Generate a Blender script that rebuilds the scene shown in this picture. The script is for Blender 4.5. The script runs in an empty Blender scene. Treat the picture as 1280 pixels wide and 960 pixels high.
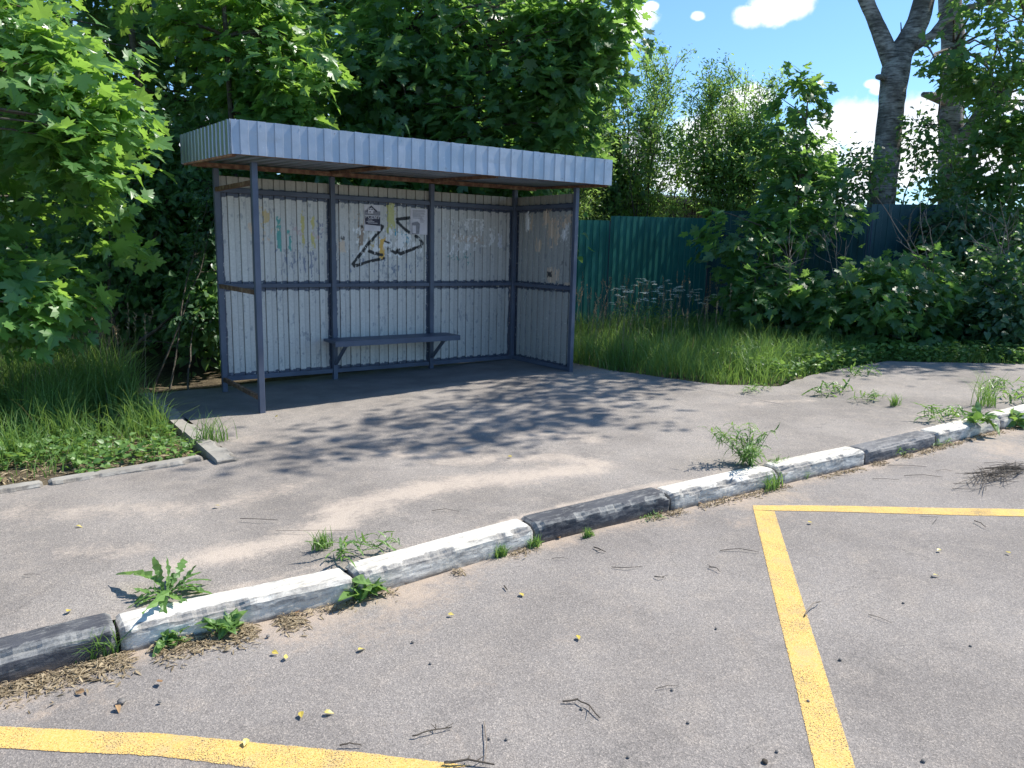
import bpy, math, random
import numpy as np
from math import sin, cos, pi, radians
random.seed(7)
RS = np.random.RandomState(11)
SC = bpy.context.scene
COL = SC.collection

# ------------------------------------------------------------------ camera
CAM = np.array([-2.0684, -6.5478, 1.4448])
CR = np.array([0.80940309, -0.58679054, 0.02331319])
CU = np.array([0.08291072, 0.15348563, 0.98466643])
CF = np.array([0.58137119, 0.79505913, -0.17288297])
FPX = 944.7
from mathutils import Matrix, Vector
cd = bpy.data.cameras.new('camera')
cam = bpy.data.objects.new('camera', cd)
COL.objects.link(cam)
cam.matrix_world = Matrix(((CR[0], CU[0], -CF[0], CAM[0]), (CR[1], CU[1], -CF[1], CAM[1]),
                           (CR[2], CU[2], -CF[2], CAM[2]), (0, 0, 0, 1)))
cd.sensor_width = 36
cd.lens = 36 * FPX / 1280
cd.clip_start = 0.05
cd.clip_end = 3000
SC.camera = cam
# ------------------------------------------------------------------ sun, sky, exposure
SUN_EL, SUN_TILT = radians(52), radians(8)
sund = np.array([cos(SUN_EL) * cos(SUN_TILT), -cos(SUN_EL) * sin(SUN_TILT), sin(SUN_EL)])
SUN_STRENGTH, SKY_STRENGTH = 3.9, 0.15
SC.view_settings.view_transform = 'Standard'
SC.view_settings.look = 'None'
SC.view_settings.gamma = 1
SC.view_settings.use_curve_mapping = False
SC.view_settings.exposure = 1.0
sl = bpy.data.lights.new('sun', 'SUN')
sl.energy = SUN_STRENGTH
sl.angle = radians(0.53)
sl.color = (1.0, 0.955, 0.87)
so = bpy.data.objects.new('sun', sl)
COL.objects.link(so)
so.rotation_euler = Vector(-sund).to_track_quat('-Z', 'Y').to_euler()


def cam_at(px, py, d):
    """a point d metres along the camera's axis, seen at photo pixel px,py"""
    return CAM + d * (CF + CR * (px - 640) / FPX + CU * (480 - py) / FPX)


world = bpy.data.worlds.new('World')
SC.world = world
world.use_nodes = True
nt = world.node_tree
nt.nodes.clear()


def nn(t, kind, **kw):
    n = t.nodes.new(kind)
    for k, v in kw.items():
        setattr(n, k, v)
    return n


def math_node(t, op, a, b=None, clamp=False):
    n = nn(t, 'ShaderNodeMath', operation=op, use_clamp=clamp)
    for i, v in enumerate((a, b)):
        if v is None:
            continue
        if isinstance(v, (int, float)):
            n.inputs[i].default_value = v
        else:
            t.links.new(v, n.inputs[i])
    return n.outputs[0]


sky = nn(nt, 'ShaderNodeTexSky', sky_type='NISHITA')
sky.sun_disc = False
sky.sun_elevation = SUN_EL
sky.sun_rotation = math.atan2(sund[0], sund[1])
sky.air_density = 1.0
sky.dust_density = 0.35
sky.ozone_density = 2.2
tcw = nn(nt, 'ShaderNodeTexCoord')
DIRV = tcw.outputs['Generated']
blobs = [(965, 14, .042), (990, 6, .04), (938, 22, .03), (785, 26, .05), (768, 48, .045), (812, 8, .015),
         (1070, 158, .07), (1150, 150, .06), (1010, 190, .07), (1120, 200, .09), (1180, 190, .08), (1040, 240, .07),
         (930, 130, .05), (890, 170, .07), (800, 190, .07), (850, 215, .07), (960, 200, .08), (1240, 200, .1), (700, 210, .08),
         (872, 20, .012), (1090, 105, .012), (1100, 112, .016), (1260, 130, .03), (1350, 170, .12), (1450, 150, .1),
         (560, 200, .12), (420, 190, .1), (250, 170, .1), (130, 60, .05), (100, 200, .1)]
acc = None
for bx_, by_, br_ in blobs:
    d = cam_at(bx_, by_, 1.0) - CAM
    d = d / np.linalg.norm(d)
    vm = nn(nt, 'ShaderNodeVectorMath', operation='SUBTRACT')
    nt.links.new(DIRV, vm.inputs[0])
    vm.inputs[1].default_value = tuple(d)
    vs = nn(nt, 'ShaderNodeVectorMath', operation='MULTIPLY')
    nt.links.new(vm.outputs[0], vs.inputs[0])
    vs.inputs[1].default_value = (1 / br_, 1 / br_, 1.6 / br_)
    ln = nn(nt, 'ShaderNodeVectorMath', operation='LENGTH')
    nt.links.new(vs.outputs[0], ln.inputs[0])
    m = math_node(nt, 'SUBTRACT', 1.0, ln.outputs['Value'], clamp=True)
    acc = m if acc is None else math_node(nt, 'MAXIMUM', acc, m)
nz = nn(nt, 'ShaderNodeTexNoise')
nz.inputs['Scale'].default_value = 22
nz.inputs['Detail'].default_value = 8
nz.inputs['Roughness'].default_value = .6
nt.links.new(DIRV, nz.inputs['Vector'])
cl = math_node(nt, 'ADD', acc, math_node(nt, 'MULTIPLY', math_node(nt, 'SUBTRACT', nz.outputs['Fac'], .5), 1.3))
mr = nn(nt, 'ShaderNodeMapRange', interpolation_type='SMOOTHSTEP')
mr.inputs['From Min'].default_value = .22
mr.inputs['From Max'].default_value = .55
nt.links.new(cl, mr.inputs['Value'])
cover = math_node(nt, 'MULTIPLY', mr.outputs[0], math_node(nt, 'GREATER_THAN', acc, 0.0))
nz2 = nn(nt, 'ShaderNodeTexNoise')
nz2.inputs['Scale'].default_value = 14
nz2.inputs['Detail'].default_value = 5
nt.links.new(DIRV, nz2.inputs['Vector'])
crc = nn(nt, 'ShaderNodeValToRGB')
crc.color_ramp.elements[0].position = .38
crc.color_ramp.elements[0].color = (3.3, 3.6, 4.1, 1)
crc.color_ramp.elements[1].position = .6
crc.color_ramp.elements[1].color = (4.9, 5.0, 5.1, 1)
nt.links.new(nz2.outputs['Fac'], crc.inputs[0])
mixc = nn(nt, 'ShaderNodeMix', data_type='RGBA')
nt.links.new(cover, mixc.inputs[0])
tint = nn(nt, 'ShaderNodeMix', data_type='RGBA', blend_type='MULTIPLY')
tint.inputs[0].default_value = 1
nt.links.new(sky.outputs[0], tint.inputs[6])
tint.inputs[7].default_value = (.43, .58, .72, 1)
nt.links.new(tint.outputs[2], mixc.inputs[6])
nt.links.new(crc.outputs[0], mixc.inputs[7])
bg = nn(nt, 'ShaderNodeBackground')
bg.inputs['Strength'].default_value = SKY_STRENGTH
nt.links.new(mixc.outputs[2], bg.inputs['Color'])
wo = nn(nt, 'ShaderNodeOutputWorld')
nt.links.new(bg.outputs[0], wo.inputs['Surface'])

# ------------------------------------------------------------------ terrain helpers
SLOPE = 0.02824


def gz(x):
    """height of the pavement: the whole street climbs gently towards +X"""
    return SLOPE * np.clip(x, -14, 18)


def at_ground(px, py, off=0.0):
    d = CF + CR * (px - 640) / FPX + CU * (480 - py) / FPX
    t = (SLOPE * CAM[0] + off - CAM[2]) / (d[2] - SLOPE * d[0])
    return CAM + d * t


def at_plane(px, py, axis, val):
    d = CF + CR * (px - 640) / FPX + CU * (480 - py) / FPX
    return CAM + d * (val - CAM[axis]) / d[axis]


def _hash(ix, iy, seed):
    h = np.sin(ix * 127.1 + iy * 311.7 + seed * 74.7) * 43758.5453
    return h - np.floor(h)


def vnoise(x, y, seed=0):
    x = np.asarray(x, float); y = np.asarray(y, float)
    ix = np.floor(x); iy = np.floor(y)
    fx = x - ix; fy = y - iy
    fx = fx * fx * (3 - 2 * fx); fy = fy * fy * (3 - 2 * fy)
    a = _hash(ix, iy, seed); b = _hash(ix + 1, iy, seed)
    c = _hash(ix, iy + 1, seed); d = _hash(ix + 1, iy + 1, seed)
    return (a * (1 - fx) + b * fx) * (1 - fy) + (c * (1 - fx) + d * fx) * fy


def fbm(x, y, seed=0, octv=4):
    s = 0; a = .5; t = 0
    for i in range(octv):
        s = s + a * vnoise(np.asarray(x) * 2 ** i + i * 17.3, np.asarray(y) * 2 ** i - i * 9.1, seed + i)
        t += a; a *= .55
    return s / t


KX = [-14, -2.2, -1.67, -.73, .3, 1.2, 3.04, 4.28, 5.63, 9, 20, 40]
KY = [-3.2, -3.42, -3.45, -3.57, -3.55, -3.62, -3.80, -3.88, -3.97, -4.2, -4.9, -6.2]


def yk(x):
    """front line of the kerb"""
    return np.interp(x, KX, KY)


# ------------------------------------------------------------------ mesh helpers
def mesh_np(name, V, F, mats, parent=None, attrs=None, mat_idx=None, smooth=False, colattr=None):
    """V (n,3) array, F list of equal-length index arrays or one (m,k) array"""
    me = bpy.data.meshes.new(name)
    V = np.asarray(V, np.float32)
    Fs = F if isinstance(F, list) else [F]
    Fs = [np.asarray(f, np.int32) for f in Fs if len(f)]
    loops = np.concatenate([f.ravel() for f in Fs])
    tot = np.concatenate([np.full(len(f), f.shape[1], np.int32) for f in Fs])
    start = np.concatenate([[0], np.cumsum(tot)[:-1]]).astype(np.int32)
    me.vertices.add(len(V)); me.vertices.foreach_set('co', V.ravel())
    me.loops.add(len(loops)); me.loops.foreach_set('vertex_index', loops)
    me.polygons.add(len(tot)); me.polygons.foreach_set('loop_start', start)
    me.polygons.foreach_set('loop_total', tot)
    if mat_idx is not None:
        me.polygons.foreach_set('material_index', np.asarray(mat_idx, np.int32))
    me.polygons.foreach_set('use_smooth', np.full(len(tot), bool(smooth)))
    me.update(calc_edges=True)
    me.validate()
    for m in (mats if isinstance(mats, (list, tuple)) else [mats]):
        me.materials.append(m)
    if attrs:
        for k, v in attrs.items():
            a = me.attributes.new(k, 'FLOAT', 'POINT')
            a.data.foreach_set('value', np.asarray(v, np.float32))
    if colattr is not None:
        a = me.attributes.new('paint', 'FLOAT_COLOR', 'POINT')
        a.data.foreach_set('color', np.asarray(colattr, np.float32).ravel())
    o = bpy.data.objects.new(name, me)
    COL.objects.link(o)
    if parent is not None:
        o.parent = parent
    return o


class MB:
    """collects boxes, tubes and free polygons; build() links them as one mesh object"""
    def __init__(s):
        s.v = []; s.f3 = []; s.f4 = []; s.fn = []

    def add(s, vs, fs):
        b = len(s.v)
        s.v.extend([tuple(map(float, p)) for p in vs])
        for f in fs:
            s.fn.append([b + i for i in f])

    def box(s, lo, hi, shear=None):
        x0, y0, z0 = lo; x1, y1, z1 = hi
        P = [(x0, y0, z0), (x1, y0, z0), (x1, y1, z0), (x0, y1, z0), (x0, y0, z1), (x1, y0, z1), (x1, y1, z1), (x0, y1, z1)]
        if shear:
            P = [shear(p) for p in P]
        s.add(P, [(0, 3, 2, 1), (4, 5, 6, 7), (0, 1, 5, 4), (1, 2, 6, 5), (2, 3, 7, 6), (3, 0, 4, 7)])

    def bar(s, a, b, w, h, up=(0, 0, 1)):
        """rectangular bar from a to b; w across, h along 'up'"""
        a = np.array(a, float); b = np.array(b, float)
        d = b - a; d /= np.linalg.norm(d)
        up = np.array(up, float)
        sx = np.cross(d, up); sx /= np.linalg.norm(sx)
        sz = np.cross(sx, d)
        P = []
        for c in (a, b):
            for i, j in ((-1, -1), (1, -1), (1, 1), (-1, 1)):
                P.append(c + sx * i * w / 2 + sz * j * h / 2)
        s.add(P, [(3, 2, 1, 0), (4, 5, 6, 7), (0, 1, 5, 4), (1, 2, 6, 5), (2, 3, 7, 6), (3, 0, 4, 7)])

    def tube(s, pts, radii, n=8, cap=True, wob=0.0):
        pts = [np.array(p, float) for p in pts]
        base = len(s.v)
        ref = np.array([.3, .9, .1])
        for i, p in enumerate(pts):
            t = pts[min(i + 1, len(pts) - 1)] - pts[max(i - 1, 0)]
            t = t / (np.linalg.norm(t) + 1e-9)
            u = np.cross(t, ref); u /= np.linalg.norm(u) + 1e-9
            v = np.cross(t, u)
            for k in range(n):
                a = 2 * pi * k / n
                rr = radii[i] * (1 + wob * (random.random() - .5))
                s.v.append(tuple(p + rr * (cos(a) * u + sin(a) * v)))
        for i in range(len(pts) - 1):
            for k in range(n):
                a = base + i * n + k; b = base + i * n + (k + 1) % n
                s.fn.append([a, b, b + n, a + n])
        if cap:
            s.fn.append([base + (len(pts) - 1) * n + k for k in range(n)])

    def build(s, name, mat, parent=None, smooth=False, bevel=0):
        me = bpy.data.meshes.new(name)
        me.from_pydata(s.v, [], s.fn)
        me.update()
        for m in (mat if isinstance(mat, (list, tuple)) else [mat]):
            me.materials.append(m)
        me.polygons.foreach_set('use_smooth', np.full(len(me.polygons), bool(smooth)))
        o = bpy.data.objects.new(name, me)
        COL.objects.link(o)
        if parent is not None:
            o.parent = parent
        if bevel:
            b = o.modifiers.new('bevel', 'BEVEL'); b.width = bevel; b.segments = 2; b.limit_method = 'ANGLE'
        return o


def tag(o, label=None, cat=None, group=None, kind=None):
    if label: o['label'] = label
    if cat: o['category'] = cat
    if group: o['group'] = group
    if kind: o['kind'] = kind
    return o


def empty(name, loc, label, cat, group=None):
    o = bpy.data.objects.new(name, None)
    COL.objects.link(o)
    o.empty_display_size = .1
    o.location = tuple(map(float, loc))
    bpy.context.view_layer.update()
    return tag(o, label, cat, group)


def under(root, *parts):
    """parent world-space meshes to a root Empty, keeping them where they are"""
    for p in parts:
        p.parent = root
        p.matrix_parent_inverse = Matrix.Translation(-root.location)


# ------------------------------------------------------------------ materials
def new_mat(name):
    m = bpy.data.materials.new(name)
    m.use_nodes = True
    t = m.node_tree
    t.nodes.clear()
    out = nn(t, 'ShaderNodeOutputMaterial')
    return m, t, out


def ramp(t, src, stops):
    r = nn(t, 'ShaderNodeValToRGB')
    e = r.color_ramp.elements
    while len(e) < len(stops):
        e.new(.5)
    for el, (p, c) in zip(e, stops):
        el.position = p
        el.color = (*c, 1) if len(c) == 3 else c
    t.links.new(src, r.inputs[0])
    return r.outputs[0]


def noise(t, vec, scale, detail=4, rough=.55, dist=0):
    n = nn(t, 'ShaderNodeTexNoise')
    n.inputs['Scale'].default_value = scale
    n.inputs['Detail'].default_value = detail
    n.inputs['Roughness'].default_value = rough
    n.inputs['Distortion'].default_value = dist
    if vec is not None:
        t.links.new(vec, n.inputs['Vector'])
    return n.outputs['Fac']


def mixrgb(t, fac, a, b, blend='MIX'):
    n = nn(t, 'ShaderNodeMix', data_type='RGBA', blend_type=blend)
    for i, v in ((0, fac), (6, a), (7, b)):
        if isinstance(v, (int, float)):
            n.inputs[i].default_value = v
        elif isinstance(v, tuple):
            n.inputs[i].default_value = (*v, 1) if len(v) == 3 else v
        else:
            t.links.new(v, n.inputs[i])
    return n.outputs[2]


def maprange(t, v, a, b, c=0., d=1., smooth=True):
    n = nn(t, 'ShaderNodeMapRange')
    if smooth:
        n.interpolation_type = 'SMOOTHSTEP'
    n.inputs[1].default_value = a; n.inputs[2].default_value = b
    n.inputs[3].default_value = c; n.inputs[4].default_value = d
    t.links.new(v, n.inputs[0])
    return n.outputs[0]


def principled(t, out, base, rough=.8, metal=0., spec=.5, bump=None, bstr=.3, bdist=.01):
    p = nn(t, 'ShaderNodeBsdfPrincipled')
    for k, v in (('Base Color', base), ('Roughness', rough), ('Metallic', metal), ('Specular IOR Level', spec)):
        if isinstance(v, (int, float)):
            p.inputs[k].default_value = v
        elif isinstance(v, tuple):
            p.inputs[k].default_value = (*v, 1)
        else:
            t.links.new(v, p.inputs[k])
    if bump is not None:
        b = nn(t, 'ShaderNodeBump')
        b.inputs['Strength'].default_value = bstr
        b.inputs['Distance'].default_value = bdist
        t.links.new(bump, b.inputs['Height'])
        t.links.new(b.outputs[0], p.inputs['Normal'])
    t.links.new(p.outputs[0], out.inputs['Surface'])
    return p


def pos(t):
    return nn(t, 'ShaderNodeNewGeometry').outputs['Position']


def attr(t, name, out='Fac'):
    n = nn(t, 'ShaderNodeAttribute')
    n.attribute_name = name
    return n.outputs[out]


def asphalt_mat(name, c0, c1, sandcol):
    m, t, out = new_mat(name)
    P = pos(t)
    big = noise(t, P, .9, 4, .6)
    mid = noise(t, P, 7, 4, .6)
    base = mixrgb(t, maprange(t, big, .3, .7), c0, c1)
    base = mixrgb(t, maprange(t, noise(t, P, 2.3, 7, .7, .6), .52, .68, 0, .35), base, (c0[0] * .72, c0[1] * .72, c0[2] * .73))
    base = mixrgb(t, maprange(t, mid, .45, .75, 0, .35), base, (c1[0] * 1.25, c1[1] * 1.2, c1[2] * 1.12))
    v = nn(t, 'ShaderNodeTexVoronoi')
    v.inputs['Scale'].default_value = 210
    t.links.new(P, v.inputs['Vector'])
    sep = nn(t, 'ShaderNodeSeparateColor')
    t.links.new(v.outputs['Color'], sep.inputs[0])
    st = ramp(t, sep.outputs[0], [(0, (.62, .62, .62)), (.25, (.85, .84, .84)), (.7, (1.03, 1.03, 1.03)), (.9, (1.3, 1.28, 1.24)), (1, (1.6, 1.56, 1.5))])
    base = mixrgb(t, .85, base, st, 'MULTIPLY')
    fine = noise(t, P, 320, 2, .6)
    base = mixrgb(t, 1.0, base, ramp(t, fine, [(.3, (.70, .70, .70)), (.55, (1.03, 1.03, 1.03)), (.75, (1.3, 1.28, 1.25))]), 'MULTIPLY')
    # fine scratches and hair cracks
    vc = nn(t, 'ShaderNodeTexVoronoi', feature='DISTANCE_TO_EDGE')
    vc.inputs['Scale'].default_value = .8
    wv = nn(t, 'ShaderNodeVectorMath', operation='ADD')
    nzv = nn(t, 'ShaderNodeTexNoise')
    nzv.inputs['Scale'].default_value = 3; nzv.inputs['Detail'].default_value = 6
    t.links.new(P, nzv.inputs['Vector'])
    sc = nn(t, 'ShaderNodeVectorMath', operation='SCALE')
    sc.inputs['Scale'].default_value = .8
    t.links.new(nzv.outputs['Color'], sc.inputs[0])
    t.links.new(P, wv.inputs[0]); t.links.new(sc.outputs[0], wv.inputs[1])
    t.links.new(wv.outputs[0], vc.inputs['Vector'])
    crack = maprange(t, vc.outputs['Distance'], .002, .008, 1, 0)
    crack = math_node(t, 'MULTIPLY', crack, maprange(t, noise(t, P, 1.1, 2), .5, .62))
    base = mixrgb(t, math_node(t, 'MULTIPLY', crack, .25), base, (.05, .05, .05))
    # sand washed over the surface
    sand = attr(t, 'sand')
    s2 = math_node(t, 'ADD', sand, math_node(t, 'MULTIPLY', math_node(t, 'SUBTRACT', noise(t, P, 5, 9, .78, .5), .5), 1.9))
    s2 = math_node(t, 'ADD', s2, math_node(t, 'MULTIPLY', math_node(t, 'SUBTRACT', noise(t, P, 38, 6, .8), .5), 1.3))
    s3 = maprange(t, s2, .1, 1.0, 0, .8)
    scol = mixrgb(t, 1.0, sandcol, ramp(t, fine, [(.25, (.62, .6, .58)), (.7, (1.2, 1.2, 1.2))]), 'MULTIPLY')
    base = mixrgb(t, s3, base, scol)
    # greyer concrete slab under the shelter
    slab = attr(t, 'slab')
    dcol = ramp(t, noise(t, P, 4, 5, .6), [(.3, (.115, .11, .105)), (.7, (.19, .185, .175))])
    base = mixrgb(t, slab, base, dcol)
    bh = math_node(t, 'ADD', math_node(t, 'MULTIPLY', v.outputs['Distance'], 1.0), math_node(t, 'MULTIPLY', fine, .8))
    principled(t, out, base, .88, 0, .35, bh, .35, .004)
    return m


def leaf_mat(name, dark, light, trans, tfac=.42, rough=.42, spec=.45, autumn=None):
    m, t, out = new_mat(name)
    tint = attr(t, 'tint')
    col = mixrgb(t, tint, dark, light)
    tr = mixrgb(t, tint, (trans[0] * .6, trans[1] * .7, trans[2] * .6), trans)
    if autumn:
        f = math_node(t, 'GREATER_THAN', attr(t, 'odd'), .985)
        col = mixrgb(t, f, col, autumn)
        tr = mixrgb(t, f, tr, autumn)
    p = nn(t, 'ShaderNodeBsdfPrincipled')
    t.links.new(col, p.inputs['Base Color'])
    p.inputs['Roughness'].default_value = rough
    p.inputs['Specular IOR Level'].default_value = spec
    tl = nn(t, 'ShaderNodeBsdfTranslucent')
    t.links.new(tr, tl.inputs['Color'])
    mx = nn(t, 'ShaderNodeMixShader')
    mx.inputs[0].default_value = tfac
    t.links.new(p.outputs[0], mx.inputs[1]); t.links.new(tl.outputs[0], mx.inputs[2])
    t.links.new(mx.outputs[0], out.inputs['Surface'])
    return m


def simple_mat(name, c0, c1, scale=8, rough=.8, metal=0., bstr=.25, bdist=.01, spec=.4, detail=5):
    m, t, out = new_mat(name)
    tc = nn(t, 'ShaderNodeTexCoord').outputs['Object']
    n = noise(t, tc, scale, detail, .6)
    principled(t, out, mixrgb(t, maprange(t, n, .3, .7), c0, c1), rough, metal, spec, n, bstr, bdist)
    return m


M = {}
M['road'] = asphalt_mat('road_asphalt', (.200, .180, .164), (.262, .238, .218), (.44, .35, .27))
M['pave'] = asphalt_mat('pavement_asphalt', (.200, .180, .162), (.290, .262, .236), (.50, .42, .345))

m, t, out = new_mat('soil')
P = pos(t)
n1 = noise(t, P, 3, 6, .65); n2 = noise(t, P, 40, 4, .7)
base = ramp(t, n1, [(.3, (.05, .038, .025)), (.55, (.10, .078, .05)), (.75, (.16, .13, .085))])
base = mixrgb(t, maprange(t, n2, .5, .7), base, (.20, .165, .11))
principled(t, out, base, .95, 0, .2, n2, .8, .02)
M['soil'] = m


def yellow_mat():
    m, t, out = new_mat('yellow_road_paint')
    P = pos(t)
    n1 = noise(t, P, 60, 5, .7); n2 = noise(t, P, 5, 4, .6)
    base = mixrgb(t, maprange(t, n2, .3, .7), (.60, .37, .085), (.68, .44, .12))
    base = mixrgb(t, maprange(t, noise(t, P, 130, 3, .7), .35, .7, 0, .6), base, (.74, .54, .24))
    base = mixrgb(t, maprange(t, noise(t, P, 9, 7, .75), .45, .72, 0, .6), base, (.44, .33, .19))
    edge = attr(t, 'edge')
    nf = noise(t, P, 150, 4, .7)
    wear = math_node(t, 'ADD', edge, math_node(t, 'MULTIPLY', math_node(t, 'SUBTRACT', nf, .5), 2.2))
    w1 = maprange(t, wear, .42, .50)
    w2 = maprange(t, math_node(t, 'ADD', noise(t, P, 230, 3, .8), math_node(t, 'MULTIPLY', math_node(t, 'SUBTRACT', n2, .5), .35)), .565, .60)
    wf = math_node(t, 'MAXIMUM', w1, w2)
    p = principled(t, out, base, .85, 0, .3, nf, .4, .004)
    tr = nn(t, 'ShaderNodeBsdfTransparent')
    mx = nn(t, 'ShaderNodeMixShader')
    t.links.new(wf, mx.inputs[0]); t.links.new(p.outputs[0], mx.inputs[1]); t.links.new(tr.outputs[0], mx.inputs[2])
    t.links.new(mx.outputs[0], out.inputs['Surface'])
    return m


M['yellow'] = yellow_mat()


def kerb_mat(name, paint, paint2, bare, lo, hi):
    m, t, out = new_mat(name)
    P = pos(t)
    st = nn(t, 'ShaderNodeMapping')
    st.inputs['Scale'].default_value = (1.3, 5, 5)
    t.links.new(P, st.inputs[0])
    n1 = noise(t, st.outputs[0], 7, 8, .72, .4)
    n2 = noise(t, P, 120, 3, .6)
    pc = mixrgb(t, maprange(t, noise(t, P, 3, 4), .35, .65), paint, paint2)
    wear = attr(t, 'wear')
    k = math_node(t, 'ADD', n1, math_node(t, 'MULTIPLY', wear, .22))
    base = mixrgb(t, maprange(t, k, lo, hi), pc, mixrgb(t, maprange(t, n2, .35, .65), bare, tuple(c * .7 for c in bare)))
    geo = nn(t, 'ShaderNodeNewGeometry')
    grime = math_node(t, 'MULTIPLY', attr(t, 'foot'), maprange(t, noise(t, st.outputs[0], 9, 6, .7), .3, .6, .35, 1))
    base = mixrgb(t, grime, base, (.13, .10, .075))
    vc = nn(t, 'ShaderNodeTexVoronoi', feature='DISTANCE_TO_EDGE')
    vc.inputs['Scale'].default_value = 9
    t.links.new(st.outputs[0], vc.inputs['Vector'])
    base = mixrgb(t, maprange(t, vc.outputs['Distance'], .004, .02, .35, 0), base, (.16, .15, .14))
    bh = math_node(t, 'ADD', n1, math_node(t, 'MULTIPLY', n2, .3))
    principled(t, out, base, .85, 0, .3, bh, .5, .008)
    return m


M['kerb_white'] = kerb_mat('kerb_white_paint', (.72, .69, .62), (.58, .54, .46), (.34, .32, .29), .49, .70)
M['kerb_black'] = kerb_mat('kerb_black_paint', (.04, .042, .05), (.075, .078, .088), (.25, .25, .24), .48, .74)
M['kerb_grey'] = kerb_mat('kerb_worn_paint', (.10, .10, .105), (.16, .16, .165), (.27, .26, .25), .48, .62)
M['kerb_bare'] = kerb_mat('kerb_concrete', (.27, .25, .22), (.34, .32, .28), (.20, .18, .155), .5, .75)

m, t, out = new_mat('blue_grey_frame_paint')
P = nn(t, 'ShaderNodeTexCoord').outputs['Object']
n1 = noise(t, P, 9, 6, .7)
base = mixrgb(t, maprange(t, noise(t, P, 3, 3), .3, .7), (.062, .078, .115), (.10, .12, .165))
base = mixrgb(t, maprange(t, n1, .66, .72), base, (.14, .075, .045))
principled(t, out, base, .5, 0, .5, n1, .15, .004)
M['frame'] = m
m, t, out = new_mat('rusty_steel')
P = nn(t, 'ShaderNodeTexCoord').outputs['Object']
n1 = noise(t, P, 14, 6, .7)
base = ramp(t, n1, [(.3, (.07, .04, .03)), (.5, (.19, .10, .06)), (.62, (.30, .20, .12)), (.75, (.13, .12, .13))])
principled(t, out, base, .8, 0, .3, n1, .4, .004)
M['rust'] = m
m, t, out = new_mat('galvanised_sheet')
P = nn(t, 'ShaderNodeTexCoord').outputs['Object']
n1 = noise(t, P, 2.2, 5, .6); n2 = noise(t, P, 45, 3, .6)
base = mixrgb(t, maprange(t, n1, .3, .7), (.29, .325, .385), (.40, .435, .49))
base = mixrgb(t, maprange(t, n2, .62, .75, 0, .35), base, (.66, .68, .70))
principled(t, out, base, maprange(t, n1, .3, .7, .36, .5), .72, .5, noise(t, P, 6, 3), .12, .02)
M['galv'] = m
m, t, out = new_mat('painted_wall_sheet')
P = nn(t, 'ShaderNodeTexCoord').outputs['Object']
paint = attr(t, 'paint', 'Color')
n2 = noise(t, P, 60, 4, .7)
base = mixrgb(t, 1.0, paint, ramp(t, n2, [(.3, (.88, .88, .88)), (.7, (1.08, 1.08, 1.08))]), 'MULTIPLY')
principled(t, out, base, .42, .15, .5, noise(t, P, 7, 4), .12, .01)
M['wall'] = m
m, t, out = new_mat('green_profiled_sheet')
P = nn(t, 'ShaderNodeTexCoord').outputs['Object']
n1 = noise(t, P, 1.7, 4, .6)
base = mixrgb(t, maprange(t, n1, .3, .7), (.018, .125, .105), (.026, .165, .14))
base = mixrgb(t, maprange(t, noise(t, P, 20, 5, .7), .6, .8, 0, .4), base, (.10, .18, .16))
principled(t, out, base, .38, 0, .5, noise(t, P, 5, 3), .1, .01)
M['green'] = m
m, t, out = new_mat('blue_green_profiled_sheet')
P = nn(t, 'ShaderNodeTexCoord').outputs['Object']
n1 = noise(t, P, 1.7, 4, .6)
base = mixrgb(t, maprange(t, n1, .3, .7), (.014, .055, .065), (.025, .09, .10))
principled(t, out, base, .4, 0, .5, noise(t, P, 5, 3), .1, .01)
M['teal'] = m
M['wood'] = simple_mat('bark_grey', (.06, .05, .038), (.14, .12, .095), 18, .9, 0, .9, .02)
M['twig'] = simple_mat('dead_twig', (.14, .105, .075), (.30, .25, .2), 30, .85, 0, .3, .005)
M['twigdark'] = simple_mat('dark_twig', (.035, .028, .02), (.10, .08, .06), 30, .85, 0, .3, .005)
M['stone'] = simple_mat('pebble', (.09, .085, .08), (.22, .2, .18), 30, .8, 0, .3, .005)
M['yleaf'] = leaf_mat('yellow_birch_leaf', (.62, .47, .08), (.72, .62, .22), (.7, .6, .15), .25)
M['bleaf'] = leaf_mat('brown_dead_leaf', (.22, .11, .05), (.42, .28, .15), (.4, .25, .1), .15, .8, .2)
M['planks'] = simple_mat('weathered_boards', (.05, .042, .035), (.12, .10, .085), 6, .9)
M['roofing'] = simple_mat('dark_roofing_felt', (.02, .02, .022), (.045, .045, .05), 5, .9)
M['paper'] = simple_mat('paper', (.62, .60, .64), (.72, .70, .74), 12, .8, 0, .2, .004)
M['ink'] = simple_mat('dark_ink', (.045, .045, .07), (.07, .07, .10), 30, .8)
M['greyink'] = simple_mat('grey_ink', (.22, .22, .25), (.30, .30, .33), 30, .8)
M['umbel'] = simple_mat('white_umbel', (.55, .60, .52), (.72, .76, .70), 30, .8)
M['litterbag'] = simple_mat('pale_plastic_scrap', (.45, .5, .55), (.6, .64, .68), 30, .5)
# birch bark: pale with dark horizontal marks
m, t, out = new_mat('birch_bark')
P = nn(t, 'ShaderNodeTexCoord').outputs['Object']
mp = nn(t, 'ShaderNodeMapping'); mp.inputs['Scale'].default_value = (1.6, 1.6, 9)
t.links.new(P, mp.inputs[0])
n1 = noise(t, mp.outputs[0], 3.2, 7, .7); n2 = noise(t, P, 1.6, 5, .65)
base = ramp(t, n1, [(.36, (.05, .045, .042)), (.44, (.22, .205, .19)), (.54, (.42, .40, .37)), (.72, (.60, .58, .54))])
base = mixrgb(t, maprange(t, n2, .42, .6), base, ramp(t, n1, [(.35, (.07, .063, .055)), (.7, (.26, .24, .215))]))
principled(t, out, base, .85, 0, .3, n1, .7, .03)
M['birch'] = m
M['maple_sun'] = leaf_mat('maple_leaf_bright', (.075, .18, .055), (.15, .30, .08), (.42, .66, .10), .46, .36, .6)
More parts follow.
